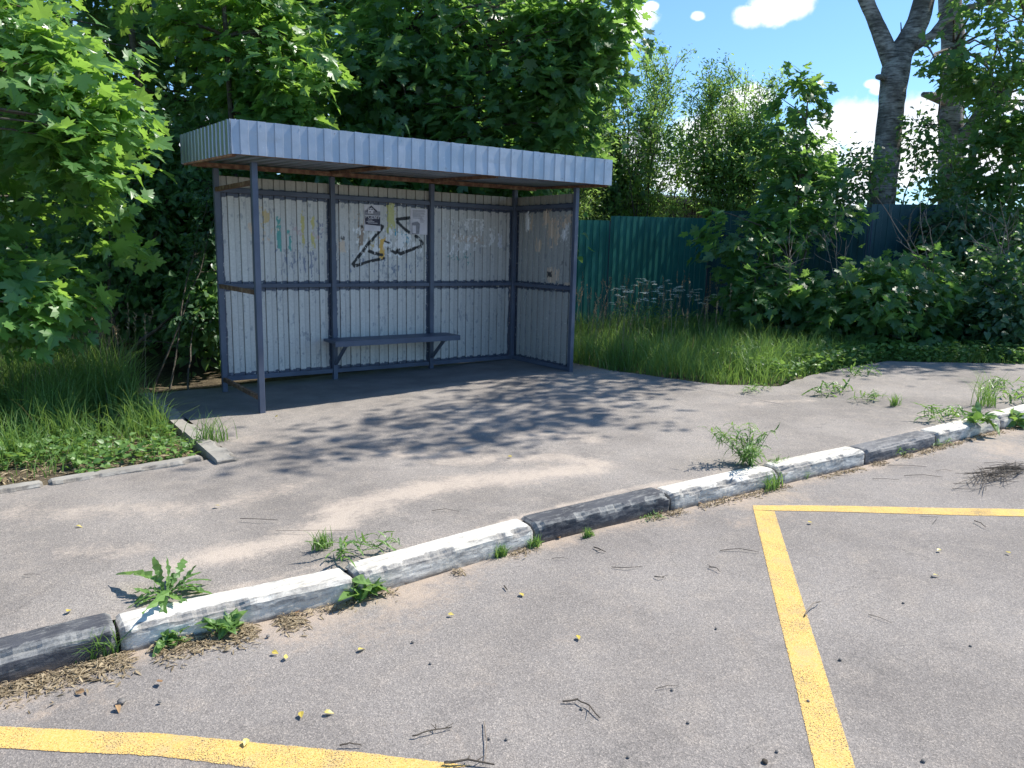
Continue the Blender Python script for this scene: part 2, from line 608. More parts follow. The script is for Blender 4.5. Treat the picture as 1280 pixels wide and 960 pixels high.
M['maple'] = leaf_mat('maple_leaf', (.048, .125, .055), (.10, .20, .08), (.38, .62, .12), .5, .36, .6)
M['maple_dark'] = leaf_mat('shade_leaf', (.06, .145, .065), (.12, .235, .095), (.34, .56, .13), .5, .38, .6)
M['willow'] = leaf_mat('willow_leaf', (.10, .19, .07), (.18, .30, .10), (.50, .72, .17), .55, .42, .5)
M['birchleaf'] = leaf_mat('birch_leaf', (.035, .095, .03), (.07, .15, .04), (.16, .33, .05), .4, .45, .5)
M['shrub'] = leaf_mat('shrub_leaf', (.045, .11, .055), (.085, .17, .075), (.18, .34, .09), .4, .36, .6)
M['grass'] = leaf_mat('grass_blade', (.065, .155, .035), (.15, .26, .065), (.30, .46, .09), .40, .5, .4, (.30, .24, .11))
M['straw'] = leaf_mat('dry_straw', (.20, .15, .09), (.46, .37, .24), (.4, .3, .15), .2, .8, .2)
M['weed'] = leaf_mat('weed_leaf', (.08, .18, .05), (.18, .31, .08), (.34, .52, .10), .38, .42, .5)

# ------------------------------------------------------------------ ground, road, pavement
xs = np.unique(np.concatenate([np.linspace(-400, -16, 25), np.arange(-16, 20, .25), np.linspace(20, 400, 25)]))
ys = np.unique(np.concatenate([np.linspace(-400, -14, 25), np.arange(-14, 16, .25), np.linspace(16, 600, 30)]))
X, Y = np.meshgrid(xs, ys, indexing='ij')
Z = gz(X) - .16 + np.where(Y > yk(X) + .3, .13, 0) + np.where(Y > yk(X) + .3, (fbm(X * 1.5, Y * 1.5, 3) - .5) * .05, 0)


def grid_faces(nx, ny):
    i = np.arange(nx - 1)[:, None] * ny + np.arange(ny - 1)[None, :]
    i = i.ravel()
    return np.stack([i, i + ny, i + ny + 1, i + 1], 1)


g = mesh_np('ground', np.stack([X, Y, Z], -1).reshape(-1, 3), grid_faces(*X.shape), M['soil'], smooth=True)
tag(g, kind='structure')

# right-hand outer edge of the pavement: grass verge line traced on the ground
EX = [4.02, 4.12, 4.3, 4.75, 5.4, 6.3, 7.3, 7.9, 8.4, 9.5, 13, 24]
EY = [-.35, -.75, -1.55, -1.95, -1.8, -1.72, -1.78, -2.4, -2.85, -3.1, -3.5, -4.3]


def yedge(x):
    return np.where(x < -.6, -1.22, np.where(x < 4.0, 1.42, np.interp(x, EX, EY)))


def sandmask(X, Y):
    s = np.zeros_like(X)

    def seg(pts, w, k=1.0):
        nonlocal s
        pts = [at_ground(*p)[:2] for p in pts]
        for a, b in zip(pts[:-1], pts[1:]):
            ab = b - a
            tt = np.clip(((X - a[0]) * ab[0] + (Y - a[1]) * ab[1]) / (ab @ ab), 0, 1)
            d = np.hypot(X - a[0] - tt * ab[0], (Y - a[1] - tt * ab[1]) * 1.25)
            s = np.maximum(s, k * np.clip(1.25 - d / w, 0, 1))
    seg([(430, 634), (560, 604), (640, 596), (740, 585)], .24, .85)
    seg([(560, 575), (700, 572), (750, 580)], .17, .65)
    seg([(230, 704), (330, 682), (400, 660), (455, 636)], .20, .8)
    seg([(20, 640), (140, 640), (260, 632), (360, 610)], .2, .5)
    seg([(470, 567), (540, 568), (590, 560)], .17, .65)
    seg([(640, 545), (700, 540), (740, 548)], .16, .55)
    seg([(90, 690), (180, 690)], .16, .4)
    seg([(300, 545), (380, 560), (420, 575)], .16, .4)
    seg([(520, 700), (650, 645), (780, 612), (850, 600)], .05, .75)
    seg([(930, 505), (1010, 500)], .12, .5)
    seg([(250, 745), (400, 705)], .04, .6)
    seg([(1140, 520), (1180, 518), (1260, 500)], .08, .5)
    return s


def strip(x0, x1, dx, n, z_off):
    xs = np.arange(x0, x1 + dx / 2, dx)
    tt = np.linspace(0, 1, n)
    X = np.repeat(xs[:, None], n, 1)
    wob = (fbm(X * 3, X * 0 + 5, 8) - .5) * .12
    e = yedge(X + (1e-4 if x0 > -1 else -1e-4)) + (wob * np.clip((X - 4) * 4, 0, 1) if x0 > 3.5 else 0)
    Y = yk(X) + .12 + (e - yk(X) - .12) * tt[None, :]
    Z = gz(X) + z_off + (fbm(X * 2.2, Y * 2.2, 5) - .5) * .022
    return X, Y, Z


Vs, Fs, sa, sb = [], [], [], []
base = 0
for (x0, x1, dx, n) in ((-14, -3, .25, 30), (-3, -.6, .04, 60), (-.6, 4.0, .04, 130), (4.0, 9.0, .05, 50), (9.0, 30, .5, 20)):
    X, Y, Z = strip(x0, x1, dx, n, -.004)
    Vs.append(np.stack([X, Y, Z], -1).reshape(-1, 3)); Fs.append(grid_faces(*X.shape) + base)
    base += X.size
    sa.append(np.maximum(sandmask(X, Y), .5 * np.clip(1 - (Y - yk(X) - .12) / .16, 0, 1)).ravel())
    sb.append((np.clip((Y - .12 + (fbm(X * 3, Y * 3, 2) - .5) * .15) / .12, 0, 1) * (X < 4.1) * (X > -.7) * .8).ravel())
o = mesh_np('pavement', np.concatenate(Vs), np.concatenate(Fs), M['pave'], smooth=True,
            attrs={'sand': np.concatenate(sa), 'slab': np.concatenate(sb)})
tag(o, kind='structure')

# road
xs = np.concatenate([np.arange(-30, -4, .5), np.arange(-4, 9, .06), np.arange(9, 60, .8)])
vv = np.concatenate([np.linspace(0, .6, 20), np.linspace(.65, 3.5, 40), np.linspace(3.7, 9, 20)])
X = np.repeat(xs[:, None], len(vv), 1)
Y = yk(X) + .05 - vv[None, :]
Z = gz(X) - .10 + (fbm(X * 1.3, Y * 1.3, 6) - .5) * .014
D = yk(X) - Y


def roadsand(X, Y, D):
    s = np.clip(1 - D / .16, 0, 1) * .8
    s = np.maximum(s, np.clip(1 - D / .55, 0, 1) * .9 * np.clip((fbm(X * 1.6, Y * 1.6, 9) - .42) * 5, 0, 1))
    for p, w, k in (((290, 790), .16, .8), ((255, 800), .16, .6), ((470, 770), .16, .5), ((590, 715), .14, .4), ((700, 800), .12, .25), ((930, 650), .22, .45),
                    ((1210, 545), .5, .7), ((1265, 560), .5, .6), ((1150, 562), .3, .6), ((20, 880), .12, .7), ((60, 890), .1, .6), ((1020, 600), .2, .5)):
        c = at_ground(*p, off=-.1)
        s = np.maximum(s, k * np.clip(1.2 - np.hypot(X - c[0], (Y - c[1]) * 1.5) / w, 0, 1))
    return s


o = mesh_np('road', np.stack([X, Y, Z], -1).reshape(-1, 3), grid_faces(*X.shape)[:, ::-1], M['road'], smooth=True,
            attrs={'sand': roadsand(X, Y, D).ravel(), 'slab': np.zeros(X.size)})
tag(o, kind='structure')


def marking(pts_l, pts_r, n=160, cols=14):
    """a painted band between two polylines of pixel-traced ground points"""
    L = np.array([at_ground(*p, off=-.1) for p in pts_l]); Rr = np.array([at_ground(*p, off=-.1) for p in pts_r])

    def res(Q):
        d = np.concatenate([[0], np.cumsum(np.linalg.norm(np.diff(Q, axis=0), axis=1))])
        t = np.linspace(0, d[-1], n)
        return np.stack([np.interp(t, d, Q[:, k]) for k in range(3)], 1)
    L, Rr = res(L), res(Rr)
    t = np.linspace(0, 1, cols)[None, :, None]
    V = L[:, None] * (1 - t) + Rr[:, None] * t
    jit = (fbm(V[..., 0] * 40, V[..., 1] * 40, 4) - .5) * .007
    V[..., 0] += jit; V[..., 1] += jit * .5
    V[..., 2] = gz(V[..., 0]) - .10 + (fbm(V[..., 0] * 1.3, V[..., 1] * 1.3, 6) - .5) * .014 + .0025
    e = np.abs(np.linspace(-1, 1, cols))[None, :].repeat(n, 0) ** 5 * .35
    return V.reshape(-1, 3), grid_faces(n, cols), e.ravel()


# three legs of the yellow zigzag: two seen whole, each runs on out of the picture
legs = [([(942.0, 637.4), (1018, 958), (1040, 1060)], [(968.3, 639.0), (1068, 958), (1098, 1060)]),
        ([(941.8, 637.3), (1120, 642.5), (1280, 645.5), (1500, 652)], [(941, 631.5), (1120, 634), (1280, 636.5), (1500, 641)]),
        ([(-120, 930), (0, 936), (200, 946), (330, 962), (430, 978)], [(-120, 905), (0, 909), (200, 917), (440, 940), (590, 958)])]
Vs, Fs, es = [], [], []
b = 0
for k, (l, r) in enumerate(legs):
    V, F, e = marking(l, r)
    if k == 1:
        V[:, 2] += .0
    Vs.append(V); Fs.append(F + b); es.append(e); b += len(V)
o = mesh_np('road_marking', np.concatenate(Vs), np.concatenate(Fs), M['yellow'], attrs={'edge': np.concatenate(es)})
tag(o, 'yellow painted zigzag lines on the road', kind='structure')

# ------------------------------------------------------------------ kerb stones
def kerb_stone(x0, x1, mat, label, seed, w=.145, top=.012, front=None, tilt=0., name='kerb_stone', cat='kerb stone', group='kerb stones along the road', alongy=False, h=.30):
    n = max(8, int((x1 - x0) / .018))
    # cross-section (across, height) from back bottom to front bottom
    prof = []
    for p, q in (((w, -h), (w, 0)), ((w, 0), (.018, 0)), ((.018, 0), (0, -.016)), ((0, -.016), (-.006, -h))):
        k = max(2, int(math.hypot(q[0] - p[0], q[1] - p[1]) / .012))
        for j in range(k):
            prof.append((p[0] + (q[0] - p[0]) * j / k, p[1] + (q[1] - p[1]) * j / k))
    prof.append((-.006, -h))
    prof = np.array(prof)
    u = np.linspace(x0, x1, n)
    U = np.repeat(u[:, None], len(prof), 1)
    S = np.repeat(prof[None, :, 0], n, 0); H = np.repeat(prof[None, :, 1], n, 0)
    # rounded, chipped ends
    endd = np.minimum(U - x0, x1 - U)
    chip = np.clip(1 - endd / (.012 + .03 * fbm(S * 40, H * 40 + seed, seed)), 0, 1) ** 2 * .014
    rough = (fbm(U * 9, S * 30 + H * 30 + seed * 3, seed) - .5) * .007 + (fbm(U * 50, S * 60 + H * 60, seed + 3) - .5) * .005
    edge = np.exp(-((S - .015) ** 2 + (H + .012) ** 2) / .0005) * np.clip(fbm(U * 7 + seed, U * 0, seed + 9) - .42, 0, 1) * .09
    fronting = (S < .01) | (H > -.03)
    S2 = S + (rough + edge + chip) * (S < .1)
    H2 = H + np.where(H > -.04, rough * .5 - edge * .9 - chip, 0) + tilt * (U - x0)
    if alongy:
        Vx = alongy - S2; Vy = U; Vz = gz(alongy) + top + H2
    else:
        Vx = U; Vy = yk(U) + S2 if front is None else front + S2; Vz = gz(U) + top + H2
    V = np.stack([Vx, Vy, Vz], -1).reshape(-1, 3)
    F = grid_faces(n, len(prof))
    if alongy is False:
        F = F[:, ::-1]
    np_ = len(prof)
    caps = [np.arange(np_)[None, :], (np.arange(np_)[::-1] + (n - 1) * np_)[None, :]]
    wear = (edge > .004) * 1.0 + np.clip(1 - endd / .03, 0, 1) * .8 + (np.abs(S - .0) < .03) * (H > -.05) * .35
    foot = np.clip((-.075 - H) / .03, 0, 1) * .9
    o = mesh_np(name, V, [F] + caps, mat, attrs={'wear': wear.ravel(), 'foot': foot.ravel()}, smooth=False)
    # put the origin at the stone's foot
    c = Vector((float(V[:, 0].mean()), float(V[:, 1].mean()), float(V[:, 2].min())))
    o.data.transform(Matrix.Translation(-c)); o.location = c
    return tag(o, label, cat, group)


stones = [(-3.72, -2.72, 'kerb_white', 'white kerb stone off the left end of the row, beyond the nearest black stone'),
          (-2.71, -1.685, 'kerb_black', 'black painted kerb stone nearest the camera, at the left edge of the row'),
          (-1.67, -.735, 'kerb_white', 'white kerb stone next to the nearest black one, a jagged weed on its left end'),
          (-.72, .295, 'kerb_white', 'white kerb stone just left of the streaky black stone in mid row'),
          (.31, 1.265, 'kerb_black', 'streaky black kerb stone in the middle of the row, between white stones'),
          (1.28, 2.20, 'kerb_white', 'white kerb stone beside the yellow line corner, just right of the middle black stone'),
          (2.215, 3.10, 'kerb_white', 'white kerb stone just right of the tall branching weed'),
          (3.12, 4.02, 'kerb_grey', 'worn dark grey kerb stone, farthest dark one along the kerb'),
          (4.04, 5.02, 'kerb_white', 'white kerb stone under broad weeds, right of the worn grey stone'),
          (5.04, 6.05, 'kerb_white', 'white kerb stone at the far right end of the visible kerb'),
          (6.07, 7.05, 'kerb_grey', 'dark kerb stone beyond the right edge weeds'),
          (7.07, 8.05, 'kerb_white', 'distant white kerb stone past the right edge')]
for i, (a, b, mt, lb) in enumerate(stones):
    if b < -2.75 or a > 6.06:
        continue
    kerb_stone(a, b, M[mt], lb, 3 + i * 7, top=.010 + .006 * sin(i * 2.3), tilt=.006 * sin(i * 1.7))
# concrete kerbs that hold the left grass verge
for i, (a, b, lb) in enumerate(((-1.38, -.42, 'bare concrete kerb stone lying at the corner of the left grass verge, nearest the road'),
                                (-.40, .52, 'bare concrete kerb stone beside the left grass verge, level with the shelter front post'),
                                (.54, 1.4, 'bare concrete kerb stone farthest back beside the left grass verge, in the shelter shade'))):
    kerb_stone(a, b, M['kerb_bare'], lb, 101 + i * 5, w=.15, top=.022 - .004 * i, alongy=-.6, group='bare kerb stones round the left verge', tilt=.008)
for i, (a, b, lb) in enumerate(((-1.72, -.80, 'sunken concrete kerb stone edging the left verge towards the road, near the corner'),
                                (-2.7, -1.75, 'sunken concrete kerb stone edging the left verge at the left edge of the picture'))):
    kerb_stone(a, b, M['kerb_bare'], lb, 131 + i * 5, w=.10, top=.022, front=-1.26, group='bare kerb stones round the left verge')

# ------------------------------------------------------------------ bus shelter
W, Dp = 3.54, 1.15
PX = [0, 1.17, 2.366, 3.54]
ZT, ZM, ZB = 1.962, 1.044, .121
root = empty('bus_shelter', (0, 0, 0), 'open fronted bus shelter of corrugated metal sheet on a blue grey steel frame', 'bus shelter')
PER = .115
PROF = [(0, 0), (.030, 0), (.040, .010), (.0875, .010), (.0975, 0)]   # fraction of one period: offset, depth


def prof_depth(u, off=0.):
    w = np.mod(np.asarray(u) + off, PER)
    return np.interp(w, [0, .0500, .0545, .1035, .1080, PER], [0, 0, .011, .011, 0, 0])


def prof_cols(L, off=0., extra=True):
    k = []
    for i in range(-1, int(L / PER) + 2):
        for c in (0., .0500, .0545, .1035, .1080):
            k.append(i * PER + c - off)
    k = [q for q in k if 0 < q < L] + [0, L]
    if extra:
        k += list(np.arange(0, L, .006))
    k = np.unique(np.round(k, 4))
    return k


def posts_rows():
    pass


# posts
def post(x, y, z0, z1, label=None, w=.05):
    m = MB()
    m.box((x - w / 2, y - w / 2, z0), (x + w / 2, y + w / 2, z1))
    o = m.build('post', M['frame'], root, bevel=.004)
    if label: o['label'] = label


ZR = lambda x, y: 2.170 + .0078 * x + .028 * y      # underside of the roof sheet
for i, x in enumerate(PX):
    post(x, Dp, float(gz(x)) - .02, ZR(x, Dp) - .045, w=.05)
post(0, 0, -.02, ZR(0, 0) - .045)
post(W, 0, float(gz(W)) - .02, ZR(W, 0) - .045)
# rails of back and right side
for z, h in ((ZT, .045), (ZM, .04), (ZB, .045)):
    for a, b in zip(PX[:-1], PX[1:]):
        m = MB(); m.box((a + .029, Dp - .012, z - h / 2), (b - .029, Dp + .026, z + h / 2)); m.build('rail', M['frame'], root, bevel=.003)
    m = MB(); m.box((W - .012, .029, z - h / 2), (W + .026, Dp - .029, z + h / 2)); m.build('rail', M['frame'], root, bevel=.003)
    m = MB(); m.box((-.02, .029, z - .02), (.012, Dp - .029, z + .02))
    o = m.build('side_bar', M['rust'] if z > .5 else M['rust'], root, bevel=.003)


# --- painted inner face of the wall sheets
def seg_dist(U, Zc, pts):
    d = np.full(U.shape, 9.)
    for a, b in zip(pts[:-1], pts[1:]):
        ab = np.array(b) - np.array(a)
        tt = np.clip(((U - a[0]) * ab[0] + (Zc - a[1]) * ab[1]) / (ab @ ab + 1e-9), 0, 1)
        d = np.minimum(d, np.hypot(U - a[0] - tt * ab[0], Zc - a[1] - tt * ab[1]))
    return d


def blend(C, mask, col):
    mask = np.clip(mask, 0, 1)[..., None]
    return C * (1 - mask) + np.array(col) * mask


FRAMEC = (.07, .085, .125)


def paint_wall(U, Zc, rails_u, rough_seed, L, side=False):
    C = np.zeros(U.shape + (3,))
    big = fbm(U * 1.2, Zc * .8, 20 + rough_seed)
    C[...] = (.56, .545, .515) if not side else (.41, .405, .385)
    C *= (0.86 + .28 * big)[..., None]
    # brush streaks
    C *= (0.93 + .14 * fbm(U * 60, Zc * 2.2, 31 + rough_seed))[..., None]
    # colour difference of every other rib (set-back flats slightly darker)
    rib = prof_depth(U) > .006
    C *= np.where(rib, .93, 1.0)[..., None]
    # unpainted galvanised strip above the top rail
    top = Zc > ZT
    C = np.where(top[..., None], np.array((.38, .36, .31)) * (0.85 + .3 * fbm(U * 9, Zc * 6, 40))[..., None], C)
    # slopped frame paint round rails and posts
    for z, h in ((ZT, .0225), (ZM, .02), (ZB, .0225)):
        ex = .018 + .030 * (fbm(U * 13, Zc * 0 + z, 50 + rough_seed)) * np.where(rib, 1.0, .35) + .01 * fbm(U * 60, Zc * 30, 5)
        lo = (Zc < z) & (Zc > z - h - ex)
        hi = (Zc >= z) & (Zc < z + h + (ex * .35 if z == ZT else ex * .75))
        C = blend(C, (lo | hi) * 1.0, FRAMEC)
    for x in rails_u:
        ex = .034 + .030 * fbm(Zc * 9, U * 0 + x, 60 + rough_seed) + .008 * fbm(U * 40, Zc * 60, 7)
        C = blend(C, (np.abs(U - x) < ex) & (Zc < ZT), FRAMEC)
    # scratches and small chips
    ch = fbm(U * 34, Zc * 15, 70 + rough_seed, 5)
    C = blend(C, ((ch > .70) & (Zc < ZT)) * .55, (.20, .22, .26))
    ch = fbm(U * 50 + 9, Zc * 50, 77 + rough_seed, 4)
    C = blend(C, ((ch > .735) & (Zc < ZT)) * .7, (.62, .61, .57))
    # thin darker line along the steep edges of every rib
    for edge in (.05225, .10575):
        w = np.abs(np.mod(U, PER) - edge)
        C = C * (1 - .38 * (w < .0035) * (0.5 + fbm(U * 3, Zc * 5, 90)))[..., None]
    return C


def wp(px, py):
    p = at_plane(px, py, 1, Dp + .03)
    return (p[0], p[2])


def sp(px, py):
    p = at_plane(px, py, 0, W + .03)
    return (p[1], p[2])


wx = prof_cols(W)
wz = np.arange(.10, 2.1001, .0065)
U, Zc = np.meshgrid(wx, wz, indexing='ij')
C = paint_wall(U, Zc, PX, 0, W)


def patch(C, f, x0, y0, x1, y1, col, dens=.5, seed=1, fu=28, fz=14, k=1., U=None, Zc=None):
    """torn remains of paper or tape between two photo pixels"""
    U = globals()['U'] if U is None else U; Zc = globals()['Zc'] if Zc is None else Zc
    a = f(x0, y0); b = f(x1, y1)
    ua, ub = sorted((a[0], b[0])); za, zb = sorted((a[1], b[1]))
    cu, cz = (ua + ub) / 2, (za + zb) / 2
    box = np.maximum(np.abs(U - cu) / ((ub - ua) / 2 + 1e-6), np.abs(Zc - cz) / ((zb - za) / 2 + 1e-6))
    n = fbm(U * fu, Zc * fz, seed, 4)
    box = box + (fbm(U * 55, Zc * 30, seed + 50, 4) - .5) * 1.5 + (fbm(U * 9, Zc * 9, seed + 60) - .5) * .5
    dens = dens + .06
    msk = (box < 1) * (n > (1 - dens) * .62 + .22 * 1 + .12 * box - .1)
    return blend(C, msk * k, col)


TAN = (.60, .48, .37); YEL = (.52, .46, .17); TEAL = (.10, .33, .30); PALE = (.74, .73, .72)
# left bay
C = patch(C, wp, 326, 262, 341, 284, (.55, .42, .22), .5, 5)
C = patch(C, wp, 310, 272, 320, 296, TAN, .35, 6)
C = patch(C, wp, 345, 274, 352, 312, TEAL, .62, 7, 40, 6)
C = patch(C, wp, 359, 290, 364, 312, TEAL, .62, 8, 40, 6)
C = patch(C, wp, 376, 270, 381, 305, YEL, .72, 9, 30, 8)
C = patch(C, wp, 388, 272, 394, 308, YEL, .62, 10, 30, 8)
C = patch(C, wp, 326, 280, 350, 300, TAN, .25, 11)
C = patch(C, wp, 396, 272, 404, 298, (.25, .26, .33), .35, 12, 40, 30)
C = patch(C, wp, 340, 305, 400, 345, (.22, .24, .30), .17, 13, 50, 16)
C = patch(C, wp, 360, 285, 402, 300, (.50, .40, .40), .3, 14)
# middle bay
C = patch(C, wp, 424, 262, 442, 312, (.55, .53, .50), .42, 15)
C = patch(C, wp, 423, 302, 432, 316, TAN, .85, 16)
C = patch(C, wp, 448, 272, 455, 315, (.30, .22, .16), .55, 17, 60, 8)
C = patch(C, wp, 443, 262, 458, 280, TAN, .3, 18)
C = patch(C, wp, 484, 254, 494, 286, (.50, .48, .20), .82, 19, 26, 9)
C = patch(C, wp, 474, 298, 481, 323, (.68, .40, .08), .9, 20, 26, 9)
C = patch(C, wp, 462, 293, 468, 311, (.55, .40, .12), .5, 21, 40, 20)
C = patch(C, wp, 502, 291, 511, 304, (.05, .30, .42), .62, 22, 40, 20)
C = patch(C, wp, 494, 287, 500, 294, (.05, .30, .42), .5, 23, 40, 20)
C = patch(C, wp, 494, 292, 512, 318, PALE, .55, 24)
C = patch(C, wp, 440, 285, 500, 320, PALE, .34, 25)
C = patch(C, wp, 515, 295, 535, 316, PALE, .3, 26)
C = patch(C, wp, 423, 318, 536, 345, (.20, .23, .29), .15, 27, 50, 16)
# right bay
C = patch(C, wp, 569, 293.5, 602, 303.5, (.50, .43, .37), .92, 28, 24, 20)
C = patch(C, wp, 583, 273, 604, 276, PALE, .7, 29, 60, 60)
C = patch(C, wp, 582, 276, 586, 290, PALE, .7, 30, 60, 40)
C = patch(C, wp, 600, 276, 604, 290, PALE, .55, 31, 60, 40)
C = patch(C, wp, 612, 287, 618, 305, PALE, .55, 32, 50, 30)
C = patch(C, wp, 623, 294, 627, 310, (.62, .62, .66), .95, 33)
C = patch(C, wp, 546, 296, 570, 300, (.50, .46, .43), .5, 34)
C = patch(C, wp, 560, 278, 600, 320, PALE, .25, 35, 40, 20)
C = patch(C, wp, 555, 316, 590, 330, (.10, .28, .26), .2, 36, 60, 30)
# black spray tag
G8 = lambda x, y: wp(420 + x / 8, 230 + y / 8)
strokes = [([(480, 742), (330, 775), (185, 822)], .016), ([(185, 822), (165, 800), (215, 742), (298, 632), (345, 575), (430, 480), (468, 425), (400, 392)], .016),
           ([(335, 672), (375, 690), (458, 710)], .017), ([(742, 338), (615, 352)], .017), ([(615, 382), (660, 425), (735, 488)], .016),
           ([(800, 520), (845, 560), (868, 590), (850, 622), (760, 655), (640, 700), (612, 672), (625, 655)], .017),
           ([(490, 572), (535, 590)], .010), ([(525, 650), (560, 668), (600, 690)], .016), ([(350, 575), (375, 540)], .012)]
drop = fbm(U * 45, Zc * 18, 300, 4)
for pts, wd in strokes:
    P = [G8(*p) for p in pts]
    dd = seg_dist(U, Zc, P) + (fbm(U * 30, Zc * 30, 301) - .5) * .008
    drops = np.where(prof_depth(U) > .006, 0, .03)
    C = blend(C, np.clip((wd * 1.18 - dd) / .004, 0, 1) * (drop < .70 - drops), (.012, .012, .014))
for (x, y, r) in ((70, 540, .026), (142, 560, .015), (265, 425, .022), (175, 808, .022), (340, 675, .022), (855, 585, .022)):
    c = G8(x, y)
    dd = np.hypot(U - c[0], Zc - c[1]) + (fbm(U * 40, Zc * 40, 310) - .5) * .02
    C = blend(C, np.clip((r - dd) / .005, 0, 1) * (drop < .62), (.012, .012, .014))
rgba = np.concatenate([C, np.ones(C.shape[:2] + (1,))], -1)
V = np.stack([U, Dp + .027 + prof_depth(U), Zc + .0 + .012 * (Zc > 2.09) * 0], -1).reshape(-1, 3)
V[:, 1] += (fbm(U * 1.3, Zc * 1.3, 400) - .5).ravel() * .010 * 1
o = mesh_np('back_wall', V, grid_faces(*U.shape), M['wall'], root, colattr=rgba.reshape(-1, 4))
sol = o.modifiers.new('thickness', 'SOLIDIFY'); sol.thickness = .0015; sol.offset = 1

U2, Z2 = np.meshgrid(prof_cols(Dp), wz, indexing='ij')
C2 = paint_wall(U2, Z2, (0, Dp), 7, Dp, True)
for (x0, y0, x1, y1, col, dn) in ((657, 268, 662, 290, PALE, .6), (662, 268, 666, 290, TAN, .6), (680, 264, 688, 280, TAN, .7), (684, 275, 697, 306, TAN, .62),
                                  (701, 270, 714, 284, TAN, .6), (702, 280, 712, 306, PALE, .4), (668, 298, 676, 314, TAN, .4), (685, 336, 698, 353, TAN, .75),
                                  (685, 340, 689, 346, (.05, .05, .05), .9), (704, 353, 713, 357, TAN, .7), (700, 326, 710, 332, (.20, .20, .20), .5)):
    C2 = patch(C2, sp, x0, y0, x1, y1, col, dn, int(x0), 40, 12, 1., U2, Z2)
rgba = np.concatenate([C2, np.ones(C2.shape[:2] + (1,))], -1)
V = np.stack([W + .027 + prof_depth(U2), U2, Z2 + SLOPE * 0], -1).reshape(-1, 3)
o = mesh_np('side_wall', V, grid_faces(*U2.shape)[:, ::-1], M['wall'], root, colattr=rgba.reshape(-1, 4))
sol = o.modifiers.new('thickness', 'SOLIDIFY'); sol.thickness = .0015; sol.offset = 1


# roof: sheet, fascias, beams
RX0, RX1, RY0, RY1 = -.232, 3.875, -.2, 1.47


def sheet(name, a, b, z0f, z1f, nrm, mat, parent, per=.14, amp=.009, rows=8, jit=.0025, thick=.0015):
    """vertical trapezoid-profile sheet from a to b (x,y), heights by function of x,y"""
    a = np.array(a, float); b = np.array(b, float)
    L = np.linalg.norm(b - a)
    k = []
    for i in range(int(L / per) + 2):
        for c in (0, .46, .5, .96, 1.0):
            k.append((i + c) * per)
    k = np.unique(np.round([q for q in k if q < L] + [0, L], 4))
    dep = np.interp(np.mod(k + 1e-5, per) / per, [0, .46, .5, .96, 1.0], [0, 0, amp, amp, 0])
    n = np.array(nrm, float)
    P = a[None] + (b - a)[None] * (k / L)[:, None]
    t = np.linspace(0, 1, rows)
    V = np.zeros((len(k), rows, 3))
    for j, tt in enumerate(t):
        off = dep + (fbm(k * 4, np.full_like(k, tt * 2.5), 500 + len(k), 3) - .5) * jit * 2
        V[:, j, 0] = P[:, 0] + n[0] * off; V[:, j, 1] = P[:, 1] + n[1] * off
        V[:, j, 2] = z0f(P[:, 0], P[:, 1]) * (1 - tt) + z1f(P[:, 0], P[:, 1]) * tt
    V[:, -1, 2] += (_hash(np.arange(len(k)), 0, 3) - .5) * .004
    o = mesh_np(name, V.reshape(-1, 3), grid_faces(len(k), rows), mat, parent)
    s = o.modifiers.new('thickness', 'SOLIDIFY'); s.thickness = thick
    return o


zb = lambda x, y: 2.158 + .0078 * x + .028 * (y + .2)
zt = lambda x, y: 2.424 + .0093 * x + .028 * (y + .2)
sheet('fascia', (RX0, RY0), (RX1, RY0), zb, zt, (0, -1), M['galv'], root)
sheet('fascia', (RX0, RY1), (RX0, RY0 + .003), zb, zt, (-1, 0), M['galv'], root, per=.115)
sheet('fascia', (RX1, RY0 + .003), (RX1, RY1), zb, zt, (1, 0), M['galv'], root, per=.115)
sheet('fascia', (RX1, RY1), (RX0, RY1), zb, zt, (0, 1), M['galv'], root)
# roof sheet, ribs running front to back
k = np.unique(np.round(np.concatenate([np.arange(0, 4.1, .14) + c * .14 for c in (0, .42, .5, .92)]), 4))
k = k[(k < RX1 - RX0 - .03)]
xx = RX0 + .012 + k
dep = np.interp(np.mod(k, .14) / .14, [0, .42, .5, .92, 1.0], [0, 0, .014, .014, 0])
yy = np.linspace(RY0 + .01, RY1 - .012, 6)
X, Y = np.meshgrid(xx, yy, indexing='ij')
Z = ZR(X, Y) + .012 + dep[:, None]
o = mesh_np('roof_sheet', np.stack([X, Y, Z], -1).reshape(-1, 3), grid_faces(*X.shape), M['galv'], root)
s = o.modifiers.new('thickness', 'SOLIDIFY'); s.thickness = .002; s.offset = 1
# rusty roof beams
for y in (RY0 + .03, Dp):
    m = MB()
    m.bar((RX0 + .02, y, ZR(RX0, y) - (.018 if y > 0 else -.002)), (RX1 - .02, y, ZR(RX1, y) - (.018 if y > 0 else -.002)), .035, .045 if y > 0 else .022)
    m.build('roof_beam', M['rust'], root, bevel=.003)
for x in (RX0 + .03, 1.17, 2.366, RX1 - .03):
    m = MB()
    m.bar((x, RY0 + .05, ZR(x, RY0) - .006), (x, RY1 - .03, ZR(x, RY1) - .006), .03, .032)
    m.build('roof_beam', M['rust'], root, bevel=.003)
# screws along the fascia
for i in range(26):
    x = RX0 + .08 + i * .158
    if x < RX1 - .03:
        for zz in ((zt(x, RY0) - .03,) if i % 2 else ()) + ((zb(x, RY0) + .03,) if i % 3 == 0 else ()):
            m = MB(); m.box((x - .004, RY0 - .012, zz - .004), (x + .004, RY0 - .006, zz + .004)); m.build('screw', M['galv'], root)

